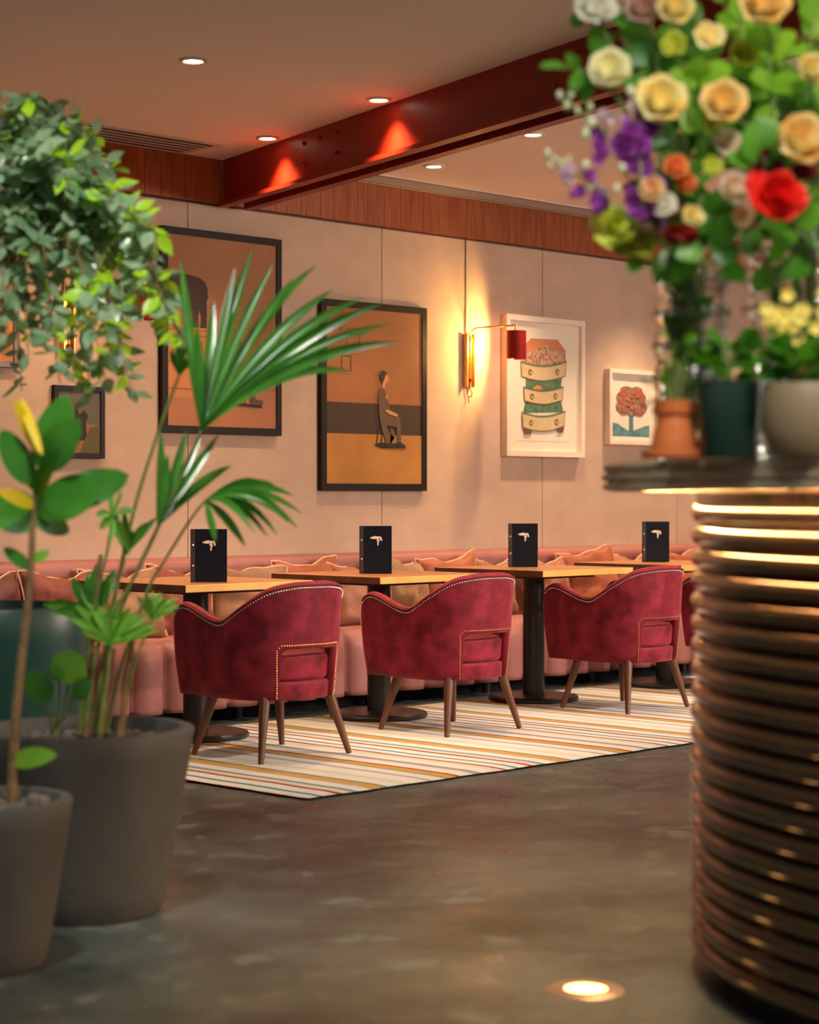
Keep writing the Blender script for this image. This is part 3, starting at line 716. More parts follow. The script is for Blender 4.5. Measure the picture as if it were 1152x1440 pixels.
# ------------------------------------------------------------------ wall lamps
def sconce(x, z0, z1, ang, reach, label, power, rs=.054, hs=.165):
    t = thing('wall_lamp', label, 'lamp', (x, WY, 0), 0, 'swing arm brass wall lamps')
    b = MB(); w_ = .034
    b.box(-w_, w_, -.010, -.001, z0, z1); b.box(-w_, -w_+.006, -.045, -.008, z0, z1); b.box(w_-.006, w_, -.045, -.008, z0, z1)
    b.build('wall_channel', 'brass', t, smooth=False, bevel=.001)
    dx, dy = math.cos(ang), math.sin(ang); ax, ay = .004, -.032
    b = MB(); zt = z1+.035
    pts = [(ax, ay, z0-.012), (ax, ay, z1)]+[(ax+dx*.05*(1-math.cos(a)), ay+dy*.05*(1-math.cos(a)), z1-.01+.05*math.sin(a)) for a in (.2, .6, 1.0, 1.4)]+[(ax+dx*reach, ay+dy*reach, zt+.015)]
    b.tube(pts, .0055, 10); b.build('swing_arm', 'brass', t)
    for z in (z0+.045, z1-.04):
        b = MB(); b.lathe([(.0001, 0), (.012, 0), (.013, .006), (.012, .022), (.0001, .022)], ax, ay, 16, z-.011); b.build('joint_collar', M['brass'] if z > z0+.1 else 'shade', t)
    b = MB(); b.tube(smooth_path([(ax, ay, z0-.01), (ax+.012, ay, z0-.035), (ax+.004, ay, z0-.062), (ax-.018, ay, z0-.058), (ax-.018, ay-.004, z0-.10)], 5), .003, 6); b.build('pull_cord', 'dark', t)
    b = MB(); b.tube([(-.012, -.006, z1), (-.012, -.006, ZF)], .0032, 6); b.build('shadow_line', 'strip', t)  # thin tube drawn for the shadow line from channel up to frieze
    # half-open shade: closed towards the room, open towards the wall
    sx, sy = ax+dx*reach, ay+dy*reach; zs = zt-.02; open_dir = math.atan2(.97, -.25)
    rows = []
    for i in range(25):
        a = open_dir+R(52)+R(256)*i/24
        rows.append([(sx+rs*math.cos(a), sy+rs*math.sin(a), zs-hs), (sx+rs*math.cos(a), sy+rs*math.sin(a), zs), (sx+(rs-.003)*math.cos(a), sy+(rs-.003)*math.sin(a), zs), (sx+(rs-.003)*math.cos(a), sy+(rs-.003)*math.sin(a), zs-hs)])
    b = MB(); b.grid(rows, close_v=True)
    b.lathe([(.0001, zs-.002), (rs-.001, zs-.002), (rs-.001, zs+.001), (.0001, zs+.001)], sx, sy, 32); sh = b.build('lamp_shade', 'shade', t)
    b = MB(); b.tube([(sx, sy, zt+.02), (sx, sy, zs-.05)], .010, 10); b.build('socket', 'brass', t)
    b = MB(); b.ball((sx, sy, zs-.085), .020, 12, 8, (1, 1, 1.3)); b.build('bulb', emat('sconce_bulb', (1, .55, .16), 14), t)
    P0 = Vector((x+sx, WY+sy, zs-.085)); D = Vector((math.cos(open_dir), math.sin(open_dir), .05))
    lamp('SPOT', 'wall_lamp_light', P0+D*.024, P0+Vector((-.93, .36, .05)), power, (1, .55, .15), spot_size=R(170), spot_blend=.3, shadow_soft_size=.03)
sconce(9.149, 1.825, 2.158, R(-55), .285, 'brass swing arm wall lamp with dark red shade, right of the seated figure picture', 38, .064, .175)
sconce(6.10, 1.87, 2.2, R(-62), .42, 'brass wall lamp with red shade glimpsed through the leafy tree crown on the left', 5, .075, .17)

# ------------------------------------------------------------------ bar counter with ribbed drum
def lat(l, d, z=0): return Vector((FW.x, FW.y, 0)).normalized()*d+RT*l+Vector((0, 0, z))
BC = lat(1.87, 4.66)
bar = thing('bar_counter', 'large round bar clad in glossy bronze ribs with a glowing strip under its layered top', 'bar', (BC.x, BC.y, 0))
NR, P_ = 20, .0535; ztop = 1.128
prof = []
for i in range(NR):
    zc = ztop-P_*(i+.5)
    for k in range(9):
        a = PI/2-PI*k/8; prof.append((1.172+.030*math.cos(a), zc+.0262*math.sin(a)))
b = MB(); b.lathe(prof, n=200); b.build('ribbed_cladding', 'bronze', bar, smooth='all')
b = MB(); b.lathe([(1.12, 0), (1.12, ztop-NR*P_+.002), (1.17, ztop-NR*P_+.002)], n=160); b.build('kickboard', 'dark', bar)
b = MB(); b.lathe([(.0001, 1.150), (1.235, 1.150), (1.238, 1.185), (1.315, 1.185), (1.318, 1.150), (1.395, 1.150), (1.412, 1.156), (1.412, 1.167), (1.400, 1.170), (1.400, 1.174), (1.414, 1.177), (1.414, 1.190), (1.402, 1.193), (1.402, 1.197), (1.412, 1.200), (1.410, 1.213), (.0001, 1.213)], n=200)
b.build('counter_top', 'slate', bar)
b = MB(); b.lathe([(1.0, 1.122), (1.19, 1.122), (1.19, 1.154), (1.0, 1.154)], n=120); b.build('neck', 'bronze', bar)
b = MB(); b.lathe([(1.245, 1.168), (1.290, 1.168), (1.290, 1.182), (1.245, 1.182), (1.245, 1.168)], n=200); b.build('light_strip', 'led', bar)

# floor uplight
u0 = at(824, 1390, 4.60); u0.z = 0
t = thing('floor_uplight', 'round recessed floor light glowing amber beside the foot of the bar', 'light', (u0.x, u0.y, 0))
b = MB(); b.lathe([(.048, .003), (.052, .006), (.085, .005), (.092, .0005)], n=40); b.build('trim_ring', 'steel', t)
b = MB(); b.lathe([(.0001, .004), (.050, .004)], n=32); b.build('lens', 'uplight', t)

# ------------------------------------------------------------------ pots on the left
def planter(px, d, rt, rb, h, th, label, m, name='planter', rim_drop=.05, cyl=False):
    c = at(px, 720, d); t = thing(name, label, 'planter', (c.x, c.y, 0))
    prof = [(.0001, 0), (rb-.01, 0), (rb, .012)]
    for k in range(1, 9): q = k/8; prof.append((rb+(rt-rb)*q**.9, .012+(h-.02)*q))
    prof += [(rt-.003, h-.002), (rt-.01, h), (rt-th+.006, h), (rt-th, h-.008), (rt-th-.006, h-rim_drop-.02)]
    b = MB(); b.lathe(prof, n=72); b.build('pot', m, t)
    b = MB(); rows = []
    rng = random.Random(px)
    for r in [0.0001, .25, .5, .75, 1]: rows.append([((rt-th-.002)*r*math.cos(2*PI*k/36), (rt-th-.002)*r*math.sin(2*PI*k/36), h-rim_drop+.012*rng.random()) for k in range(36)])
    b.grid(rows, close_v=True); b.build('soil', 'soil', t)
    b = MB(); n = int(150*rt/.3)
    for _ in range(n):
        r = (rt-th-.02)*math.sqrt(rng.random()); a = rng.random()*2*PI
        b.ball((r*math.cos(a), r*math.sin(a), h-rim_drop+.012), rng.uniform(.008, .02), 7, 5, (1, rng.uniform(.6, 1), .6))
    o = b.build('gravel', 'pebble', t); o['kind'] = 'stuff'
    return t, c
big, bigc = planter(116, 5.475, .306, .215, .507, .045, 'large dark grey concrete planter holding the fan palm', 'pot')
small, smallc = planter(-28, 4.84, .222, .158, .407, .035, 'smaller dark grey concrete planter at the lower left corner, holding the rubber plant', 'pot', rim_drop=.03)
tub, tubc = planter(-10, 6.25, .302, .275, .80, .022, 'tall glossy dark teal planter behind the grey planters', 'teal', name='tall_planter', rim_drop=.06)

# ------------------------------------------------------------------ fan palm
palm = thing('fan_palm', 'fan palm with long split glossy leaves growing in the large grey planter', 'plant', (bigc.x, bigc.y, .45))
def prel(root, p): return Vector(p)-root.location
def fan(root, d0, path, tips, width, m='palm', d1=None, spread=.25, arch=.05, sw=.006, n=8):
    """path: petiole pixels from pot to hub; tips: leaflet tip pixels"""
    N_ = len(path); d1 = d1 or d0
    pts = [prel(root, at(x, y, d0+(d1-d0)*i/(N_-1))) for i, (x, y) in enumerate(path)]
    b = MB(); sp = smooth_path(pts, 5); b.tube(sp, [sw*(1-.5*i/len(sp)) for i in range(len(sp))], 7)
    stem = b.build('frond_stalk', 'greenstem', root)
    hub = pts[-1]; b = MB(); rng = random.Random(int(path[-1][0]*7+path[-1][1]))
    axis = FW
    for i, tp in enumerate(tips):
        x, y = tp[0], tp[1]; dd = tp[2] if len(tp) > 2 else rng.uniform(-spread, spread)*.5
        dr = tp[3] if len(tp) > 3 else arch
        tip = prel(root, at(x, y, d1+dd)); d = tip-hub; L = d.length; dn = d.normalized()
        view = (RT*.35-FW+Vector((0, 0, .35))*rng.uniform(.2, 1.0)+RT*rng.uniform(-.5, .5)).normalized()
        side = dn.cross(view).normalized(); nn = side.cross(dn).normalized(); rows = []
        W_ = width*rng.uniform(.85, 1.15)
        for k in range(n+1):
            q = k/n; wd = (min(1, (q+.04)/.45)**.7*(1-max(0, (q-.6)/.4)**1.8*.9))*W_/2
            c = hub+d*q+Vector((0, 0, 1))*(dr*L*4*q*(1-q))
            rows.append([c-side*wd+nn*wd*.55, c-side*wd*.45+nn*wd*.15, c, c+side*wd*.45+nn*wd*.15, c+side*wd+nn*wd*.55])
        b.grid(rows)
    b.build('fan_leaf', m, root, smooth='all')
A_t = [(254, 368, .05, 0), (277, 452, -.05, 0), (300, 425), (330, 378, .1, .02), (354, 354, .15, .03), (384, 372, .1, .05), (412, 392, .15, .05), (444, 374, .25, .08), (468, 408, .1, .07), (508, 420, .1, .08), (536, 427, .05, .08), (548, 456, 0, .09), (560, 482, -.1, .10), (520, 468, .15, .1), (492, 522, .1, .13)]
fan(palm, 5.45, [(118, 1030), (140, 900), (175, 837), (200, 790), (232, 722), (262, 655), (283, 605)], A_t, .027, d1=5.25, n=10)
fan(palm, 5.50, [(125, 1030), (150, 920), (185, 820), (205, 775), (222, 740)], [(226, 606, 0, 0), (236, 640, 0, 0), (262, 606, .05, 0), (283, 614, .1, .02), (307, 611, .1, .02), (325, 655, .2, .05), (262, 655, .1, 0)], .028, d1=5.3)
fan(palm, 5.55, [(150, 1030), (170, 940), (208, 830), (233, 786), (270, 728), (289, 704)], [(303, 762, -.1, .0), (345, 768, 0, .10), (357, 748, -.1, .16), (376, 755, .05, .18), (390, 752, 0, .2), (405, 735, 0, .2), (418, 742, -.05, .18), (424, 722, .1, .14), (412, 697, .1, .12), (385, 680, .1, .08), (355, 672, .1, .03)], .024, d1=5.35)
fan(palm, 5.45, [(112, 1030), (122, 930), (132, 860), (150, 780), (158, 725)], [(134, 724), (140, 745, 0, .05), (155, 764, -.05, .05), (172, 770, 0, .05), (182, 782, .1, .1), (170, 690), (192, 720, .1, .05), (150, 690)], .022, 'palm2', d1=5.3)
fan(palm, 5.35, [(140, 1032), (146, 985), (153, 940), (156, 908)], [(96, 868), (104, 850), (122, 846), (137, 850), (150, 846), (166, 843), (183, 853), (198, 860), (210, 866), (220, 876), (224, 886), (205, 893), (180, 898), (112, 888)], .022, 'palm2', spread=.4)
fan(palm, 5.6, [(172, 1030), (182, 960), (200, 905), (214, 872)], [(193, 838), (203, 832), (214, 830), (226, 833), (238, 838), (250, 842), (252, 852), (200, 848)], .02, 'palm2')
fan(palm, 5.5, [(120, 1030), (122, 960), (128, 900), (132, 868)], [(100, 812, 0, 0), (112, 822), (124, 805), (138, 790), (150, 812), (162, 800), (60, 850, -.1, .05), (72, 862, -.1, .05)], .034)
fan(palm, 5.6, [(135, 1030), (150, 900), (186, 728), (219, 619), (240, 560), (252, 528)], [(262, 470), (240, 492), (248, 480), (275, 500)], .022, d1=5.4, sw=.007)
fan(palm, 5.5, [(112, 1030), (125, 900), (150, 830), (172, 800), (176, 780)], [(152, 700), (160, 735), (172, 715), (186, 745), (205, 735), (220, 728)], .022)
b = MB()
for (x0, y0), (x1, y1) in (((140, 1038), (158, 912)), ((168, 1038), (185, 900)), ((120, 1035), (140, 780))):
    b.tube([prel(palm, at(x0+(x1-x0)*k/6+2*math.sin(k*1.3), y0+(y1-y0)*k/6, 5.45)) for k in range(7)], [.010-.0006*k for k in range(7)], 8)
b.build('cane_stem', 'stem', palm)

# round-leaved seedling in the same planter
sd = thing('round_leaf_seedling', 'small plant with round bright leaves at the left of the palm in the large planter', 'plant', tuple(at(70, 1030, 5.3)))
b = MB()
for x, y in ((97, 960), (60, 985), (84, 950), (105, 975)): b.tube([prel(sd, at(72, 1035, 5.3)), prel(sd, at((72+x)/2+6, (1035+y)/2, 5.28)), prel(sd, at(x, y, 5.25))], .0035, 6)
b.build('stalk', 'greenstem', sd)
VN = -FW+Vector((0, 0, .3))
for x0, y0, x1, y1, w_ in ((96, 962, 98, 914, .095), (68, 988, 42, 945, .075), (108, 985, 122, 952, .05), (90, 958, 70, 930, .04)):
    b = MB(); b.leaf(prel(sd, at(x0, y0, 5.22)), prel(sd, at(x1, y1, 5.22)), w_, VN, .05, .05, 10, 'round'); b.build('leaf', 'palm2' if w_ > .08 else 'rubber', sd, smooth='all')

# rubber plant
rp = thing('rubber_plant', 'rubber plant with thick oval leaves, some turning yellow, in the small grey planter', 'plant', tuple(at(16, 1131, 4.86)))
b = MB(); sp = smooth_path([prel(rp, at(x, y, 4.86)) for x, y in ((16, 1136), (20, 1040), (28, 950), (38, 860), (44, 790), (46, 730), (52, 690), (55, 660))], 5)
b.tube(sp, [.0135-.008*i/len(sp) for i in range(len(sp))], 9); b.build('trunk', 'stem', rp)
RL = [(52, 722, 150, 678, .095, 'rubber', -.02), (68, 712, 181, 668, .085, 'rubber', .08), (60, 655, 95, 556, .082, 'rubber', 0), (62, 660, 112, 590, .080, 'rubber', -.05), (58, 660, 62, 600, .045, 'rubber', .03),
      (58, 640, 20, 560, .030, 'yellowleaf', -.05), (45, 682, 2, 604, .062, 'rubber', 0), (50, 690, 26, 640, .03, 'rubber', .1), (52, 738, -14, 700, .095, 'rubber', 0), (50, 712, -5, 690, .032, 'yellowleaf', -.09), (45, 725, 98, 748, .05, 'rubber', .05), (48, 700, 84, 630, .04, 'rubber', -.12), (18, 1070, 80, 1062, .045, 'palm2', -.1), (42, 800, 5, 770, .03, 'rubber', 0), (44, 790, 70, 775, .025, 'palm2', 0), (30, 560, 60, 640, .02, 'yellowleaf', -.1)]
for x0, y0, x1, y1, w_, m, dd in RL:
    b = MB(); b.leaf(prel(rp, at(x0, y0, 4.86)), prel(rp, at(x1, y1, 4.86+dd)), w_*1.15, VN, .04, .05, 12, 'oval')
    b.build('leaf', m, rp, smooth='all')

# ------------------------------------------------------------------ weeping tree in the teal planter
fic = thing('weeping_fig', 'bushy weeping fig with small glossy leaves arching in from the left edge', 'tree', (tubc.x, tubc.y, .74))
b = MB(); tr = [prel(fic, at(-10, 870, 6.25)), prel(fic, at(-30, 700, 6.2)), prel(fic, at(-15, 520, 6.0)), prel(fic, at(-5, 400, 5.8)), prel(fic, at(10, 300, 5.6))]
sp = smooth_path(tr, 5); b.tube(sp, [.022-.012*i/len(sp) for i in range(len(sp))], 10); b.build('trunk', 'stem', fic)
rng = random.Random(21)
ends = [(40, 128), (80, 140), (112, 158), (140, 190), (158, 235), (175, 270), (196, 310), (222, 328), (205, 300), (215, 355), (232, 400), (262, 492), (255, 470), (240, 440), (190, 565), (180, 545), (172, 500), (150, 470), (130, 560), (110, 520), (85, 540), (150, 540), (30, 550), (60, 470), (5, 500), (-20, 540), (15, 150), (-30, 140), (-60, 200), (100, 220), (60, 200), (120, 300), (90, 350), (150, 350), (180, 400), (130, 420), (60, 300), (20, 250), (10, 380), (40, 420), (100, 260), (170, 330), (200, 420), (215, 460), (35, 330), (85, 440), (150, 420), (0, 300), (-60, 300), (-80, 400), (-70, 480), (60, 150), (20, 200), (130, 230), (75, 250), (110, 180), (165, 440), (120, 480), (40, 500), (10, 440), (190, 350), (50, 370), (130, 260), (85, 180), (0, 180)]
wood = MB(); lv = MB(); yg = MB()
for i, (ex, ey) in enumerate(ends):
    d = 5.55+rng.uniform(-.35, .35)
    sx = -10+.25*ex; sy = max(170, 320-.35*max(0, 420-ey)) if ey > 180 else 210
    P0 = at(rng.uniform(-30, 20), rng.uniform(300, 380), 5.7); P3 = at(ex, ey, d)
    apex = at((ex+0)*.55, min(ey, 300)-rng.uniform(10, 60) if ey > 220 else (ey+230)/2, 5.6+(d-5.6)*.6)
    sp = smooth_path([prel(fic, P0), prel(fic, apex), prel(fic, P3)], 14)
    wood.tube(sp, [.005-.0035*k/len(sp) for k in range(len(sp))], 5)
    for k in range(5, len(sp)):
        q = k/len(sp)
        for _ in range(2 if k % 3 else 3):
            c = sp[k].lerp(sp[k-1], rng.random()); L = rng.uniform(.050, .082)
            dirv = Vector((rng.uniform(-1, 1), rng.uniform(-1, 1), rng.uniform(-1.3, .45))).normalized()
            nr = Vector((rng.uniform(-.7, .7), rng.uniform(-.7, .7), .8))-FW*.9
            edge = (ex > 95 and q > .78 and rng.random() < .40) or rng.random() < .04
            (yg if edge else lv).leaf(c+dirv*.006, c+dirv*L, L*.60, nr, .12, -.06, 4, 'drop')
wood.build('branches', 'stem', fic); o = lv.build('foliage', 'ficus', fic, smooth='all'); o['kind'] = 'stuff'
o = yg.build('young_foliage', 'young', fic, smooth='all'); o['kind'] = 'stuff'; o['label'] = 'bright lime green young leaves'

# ------------------------------------------------------------------ things on the bar
ZT = 1.2135
def onbar(px, d): p = at(px, 700, d); return Vector((p.x, p.y, ZT))
def ribbed_vase(px, d, r, top_y, rib, label):
    c = onbar(px, d); H = at(px, top_y, d).z-ZT
    t = thing('glass_vase', label, 'vase', tuple(c), 0, 'ribbed glass vases on the bar')
    n = max(4, int(round(H/rib))); prof = [(.0001, 0.0), (r*.9, 0)]
    K = 10
    for i in range(n*K+1):
        z = .004+(H-.006)*i/(n*K); prof.append((r*(.84+.16*abs(math.sin(PI*i/K))**.7), z))
    prof.append((r*.88, H))
    for i in reversed(range(K//2, n*K+1)):
        z = .004+(H-.006)*i/(n*K); prof.append((r*(.84+.16*abs(math.sin(PI*i/K))**.7)-.006, max(z, .012)))
    prof.append((.0001, .012))
    b = MB(); b.lathe(prof, n=64); b.build('glass', 'glass', t, smooth='all')
    b = MB()
    for i in range(1, n+1):
        z = min(H-.006, .004+(H-.006)*(i-.5)/n); b.lathe([(r*1.0+.004*math.cos(a_), z+.005*math.sin(a_)) for a_ in [2*PI*q_/8 for q_ in range(9)]], n=64)
    b.build('raised_ribs', 'glassrib', t, smooth='all')
    hw = H*.45; b = MB(); b.lathe([(.0001, .014), (r*.78, .014), (r*.78, hw), (.0001, hw)], n=48); b.build('water', 'water', t)
    b = MB(); rng = random.Random(int(px))
    for i in range(60):
        a = rng.random()*6.28; z = rng.uniform(.10, .95)*H; q = Vector((r*.45*math.cos(a), r*.45*math.sin(a), z)); dd = Vector((rng.uniform(-1, 1), rng.uniform(-1, 1), rng.uniform(.2, 1.5))).normalized()
        L_ = min(r*.7, .06); tip = q+dd*L_; k_ = math.hypot(tip.x, tip.y)
        if k_ > r*.72: tip.x *= r*.72/k_; tip.y *= r*.72/k_
        tip.z = min(tip.z, H)
        b.leaf(q, tip, L_*.6, None, .1, .05, 6)
    cu = thing('cut_greenery', 'dark stems and leaves packed inside the '+('slim' if r < .1 else 'wide')+' ribbed glass vase', 'foliage', tuple(c))
    b.build('leaves', 'bouquet', cu, smooth='all')
    b = MB()
    for i in range(9):
        a = rng.random()*6.28; q = r*.5*rng.random(); b.tube([(q*math.cos(a+2), q*math.sin(a+2), .02), (q*math.cos(a), q*math.sin(a), H)], .003, 6)
    b.build('stems', 'greenstem', cu)
    return t, c, H
v1, v1c, v1H = ribbed_vase(972, 4.22, .080, 372, .066, 'slim ribbed glass vase of flowers, behind the terracotta pot')
v2, v2c, v2H = ribbed_vase(1142, 4.25, .150, 300, .056, 'wide ribbed glass vase of flowers at the right edge of the photo')
# terracotta pot
c = onbar(949, 3.98); t = thing('terracotta_pot', 'orange terracotta pot on a wide saucer, at the left end of the bar top', 'pot', tuple(c)); k = 3.98/FPX
b = MB(); b.lathe([(.0001, .0), (.062, 0), (.066, .004), (.066, .016), (.060, .018), (.054, .010), (.0001, .010)], n=40); b.build('saucer', 'terracotta', t)
b = MB(); b.lathe([(.0001, .018), (.048, .018), (.047, .035), (.038, .070), (.033, .085), (.041, .090), (.042, .116), (.037, .117), (.034, .098), (.0001, .097)], n=40); b.build('pot', 'terracotta', t)
sprig = thing('succulent_sprig', 'thin green sprigs growing from the terracotta pot', 'plant', (c.x, c.y, c.z+.0975))
b = MB(); rng = random.Random(4)
for i in range(7):
    a = rng.random()*6.28; h = rng.uniform(.07, .14); b.tube([(0.01*math.cos(a), .01*math.sin(a), 0), (.018*math.cos(a), .018*math.sin(a), h*.6), (.03*math.cos(a), .03*math.sin(a), h)], .0035, 6)
b.build('stems', 'greenstem', sprig)
b = MB()
for i in range(16):
    a = rng.random()*6.28; h = rng.uniform(.03, .15); p = Vector((.02*math.cos(a), .02*math.sin(a), h)); b.leaf(p, p+Vector((math.cos(a), math.sin(a), .8)).normalized()*.035, .012, None, .1, .05, 5)
b.build('leaves', 'bouquet2', sprig, smooth='all')
twig = thing('bare_twig', 'thin brown forked twig reaching left over the tree print', 'twig', tuple(at(949, 588, 3.98)))
b = MB()
for path in ([(945, 588), (940, 566), (925, 557), (903, 573)], [(945, 588), (938, 560), (918, 542), (903, 532)]):
    b.tube([prel(twig, at(x, y, 3.98)) for x, y in path], [.0015, .0018, .002, .004][:len(path)] if len(path) == 4 else .0015, 6)
b.build('branches', 'stem', twig)
# green pot and beige pot
c = onbar(1026, 3.92); t = thing('green_pot', 'dark green glazed tapered pot between the terracotta and beige pots', 'pot', tuple(c))
b = MB(); b.lathe([(.0001, 0), (.054, 0), (.057, .005), (.067, .13), (.068, .150), (.063, .151), (.061, .135), (.0001, .133)], n=48); b.build('pot', 'bottle', t)
def foliage(px, d, z, label, n, spread, L, m, name='leafy_plant', seed=1):
    c = at(px, 600, d); root = thing(name, label, 'plant', (c.x, c.y, z)); rng = random.Random(seed); s_, l_ = MB(), MB()
    for i in range(n):
        a = rng.random()*6.28; h = rng.uniform(.25, 1)*spread; rr = rng.uniform(.1, .8)*spread*.7
        tip = Vector((rr*math.cos(a), rr*math.sin(a), h)); s_.tube([Vector((0, 0, 0)), tip*.5+Vector((0, 0, .01)), tip], .0022, 5)
        for k in range(4):
            q = tip*rng.uniform(.5, 1); dd = Vector((math.cos(a)+rng.uniform(-.8, .8), math.sin(a)+rng.uniform(-.8, .8), rng.uniform(-.3, .8))).normalized()
            l_.leaf(q, q+dd*L*rng.uniform(.7, 1.2), L*.55, None, .1, -.05, 6)
    s_.build('stems', 'greenstem', root); l_.build('leaves', m, root, smooth='all'); return root
foliage(1022, 3.92, ZT+.134, 'dark leafy plant growing in the dark green glazed pot', 14, .11, .055, 'bouquet', seed=8)
c = onbar(1135, 3.82); t = thing('beige_pot', 'rounded beige glazed pot at the right edge of the bar top', 'pot', tuple(c))
b = MB(); b.lathe([(.0001, 0), (.060, 0), (.070, .01), (.084, .05), (.088, .09), (.084, .125), (.078, .140), (.072, .140), (.072, .125), (.0001, .122)], n=48); b.build('pot', 'beige', t)
kal = foliage(1125, 3.82, ZT+.124, 'yellow flowering plant with green leaves growing in the beige pot', 18, .12, .06, 'bouquet', 'kalanchoe', 9)
flat('petal_yellow', (.85, .62, .06), .5, (.9, .75, .2), 20)
b = MB(); rng = random.Random(3)
for i in range(26):
    q = at(rng.gauss(1118, 22), rng.gauss(455, 18), 3.82+rng.uniform(-.05, .05))-kal.location
    for k in range(5):
        a = 2*PI*k/5+i; d_ = (RT*math.cos(a)+Vector((0, 0, 1))*math.sin(a)-FW*.4); b.leaf(q, q+d_*.016, .012, -FW, .05, .1, 4)
b.build('flower_cluster', 'petal_yellow', kal, smooth='all')

# ------------------------------------------------------------------ flowers
PET = {'cream': ((.92, .82, .38), (.95, .92, .68)), 'yellow': ((.92, .66, .16), (.95, .86, .50)), 'apricot': ((.92, .52, .12), (.95, .78, .42)), 'white': ((.85, .83, .70), (.92, .88, .80)), 'mauve': ((.50, .28, .26), (.70, .50, .48)), 'red': ((.70, .008, .006), (.85, .02, .012)), 'maroon': ((.09, .004, .008), (.16, .008, .014)), 'darkred': ((.22, .008, .008), (.32, .015, .012)), 'purple': ((.26, .03, .32), (.42, .09, .50)), 'peach': ((.85, .40, .24), (.90, .62, .40)), 'coral': ((.80, .16, .07), (.88, .35, .12)), 'lime': ((.42, .48, .03), (.62, .66, .10)), 'blush': ((.75, .50, .42), (.88, .74, .64)), 'bud': ((.62, .66, .40), (.75, .76, .55)), 'lilac': ((.62, .36, .55), (.82, .66, .74))}
for k_, (a, c2) in PET.items(): M['pet_'+k_] = leafmat('petal_'+k_, a, c2, .5, .25, 25)
def petal(b, c, ax, side, up, r, cup, width, curl, n=5):
    """petal starting at c, going out along side and up along ax"""
    rows = []
    tang = ax.cross(side).normalized()
    for i in range(n+1):
        t = i/n; out = r*(math.sin(t*PI/2)**.8)*cup; h = r*up*t; w_ = width*r*(math.sin(PI*(t*.50+.22)))
        row = []
        for j in range(5):
            s_ = (j-2)/2
            p = c+side*(out-.28*w_*s_*s_+curl*r*t**4)+ax*(h-.32*r*s_*s_*t-curl*.3*r*t**5)+tang*(w_*s_)
            row.append(p)
        rows.append(row)
    b.grid(rows)
def rose(b, c, ax, r, rng, layers=4):
    ax = ax.normalized(); s0 = ax.orthogonal().normalized()
    for L in range(layers):
        n = 3+L; q = (L+1)/layers
        for k in range(n):
            a = 2*PI*(k/n)+L*1.1+rng.uniform(-.15, .15)
            side = (Matrix.Rotation(a, 3, ax) @ s0)
            petal(b, c-ax*r*.55, ax, side, 1.25-.35*q, r*(1), .22+.62*q, .62+.15*q, .12*q+.12*(q > .9)*rng.random())
def ruffle(b, c, ax, r, rng, n=34):
    ax = ax.normalized(); s0 = ax.orthogonal().normalized()
    for k in range(n):
        a = rng.random()*2*PI; side = Matrix.Rotation(a, 3, ax) @ s0; q = math.sqrt(k/n)
        petal(b, c-ax*r*.5, ax, side, 1.2-.7*q, r, .2+.8*q, .45, rng.uniform(-.1, .3))
def stem_to(root, p, mouth, sw=.0028):
    a = p; c = mouth; mid = a.lerp(c, .5)+Vector((0, 0, .03))
    b = MB(); sp = smooth_path([Vector((c.x, c.y, ZT+.06)), c, mid, a], 5); b.tube([prel(root, q) for q in sp], sw, 6); b.build('stem', 'greenstem', root)
MO1 = v1c+Vector((0, 0, v1H)); MO2 = v2c+Vector((0, 0, v2H))
def mouth(px):
    base, r = (MO1, .045) if px < 985 else (MO2, .10)
    a = random.random()*6.28; rr = r*random.random(); return base+Vector((rr*math.cos(a), rr*math.sin(a), -.01))
random.seed(12)
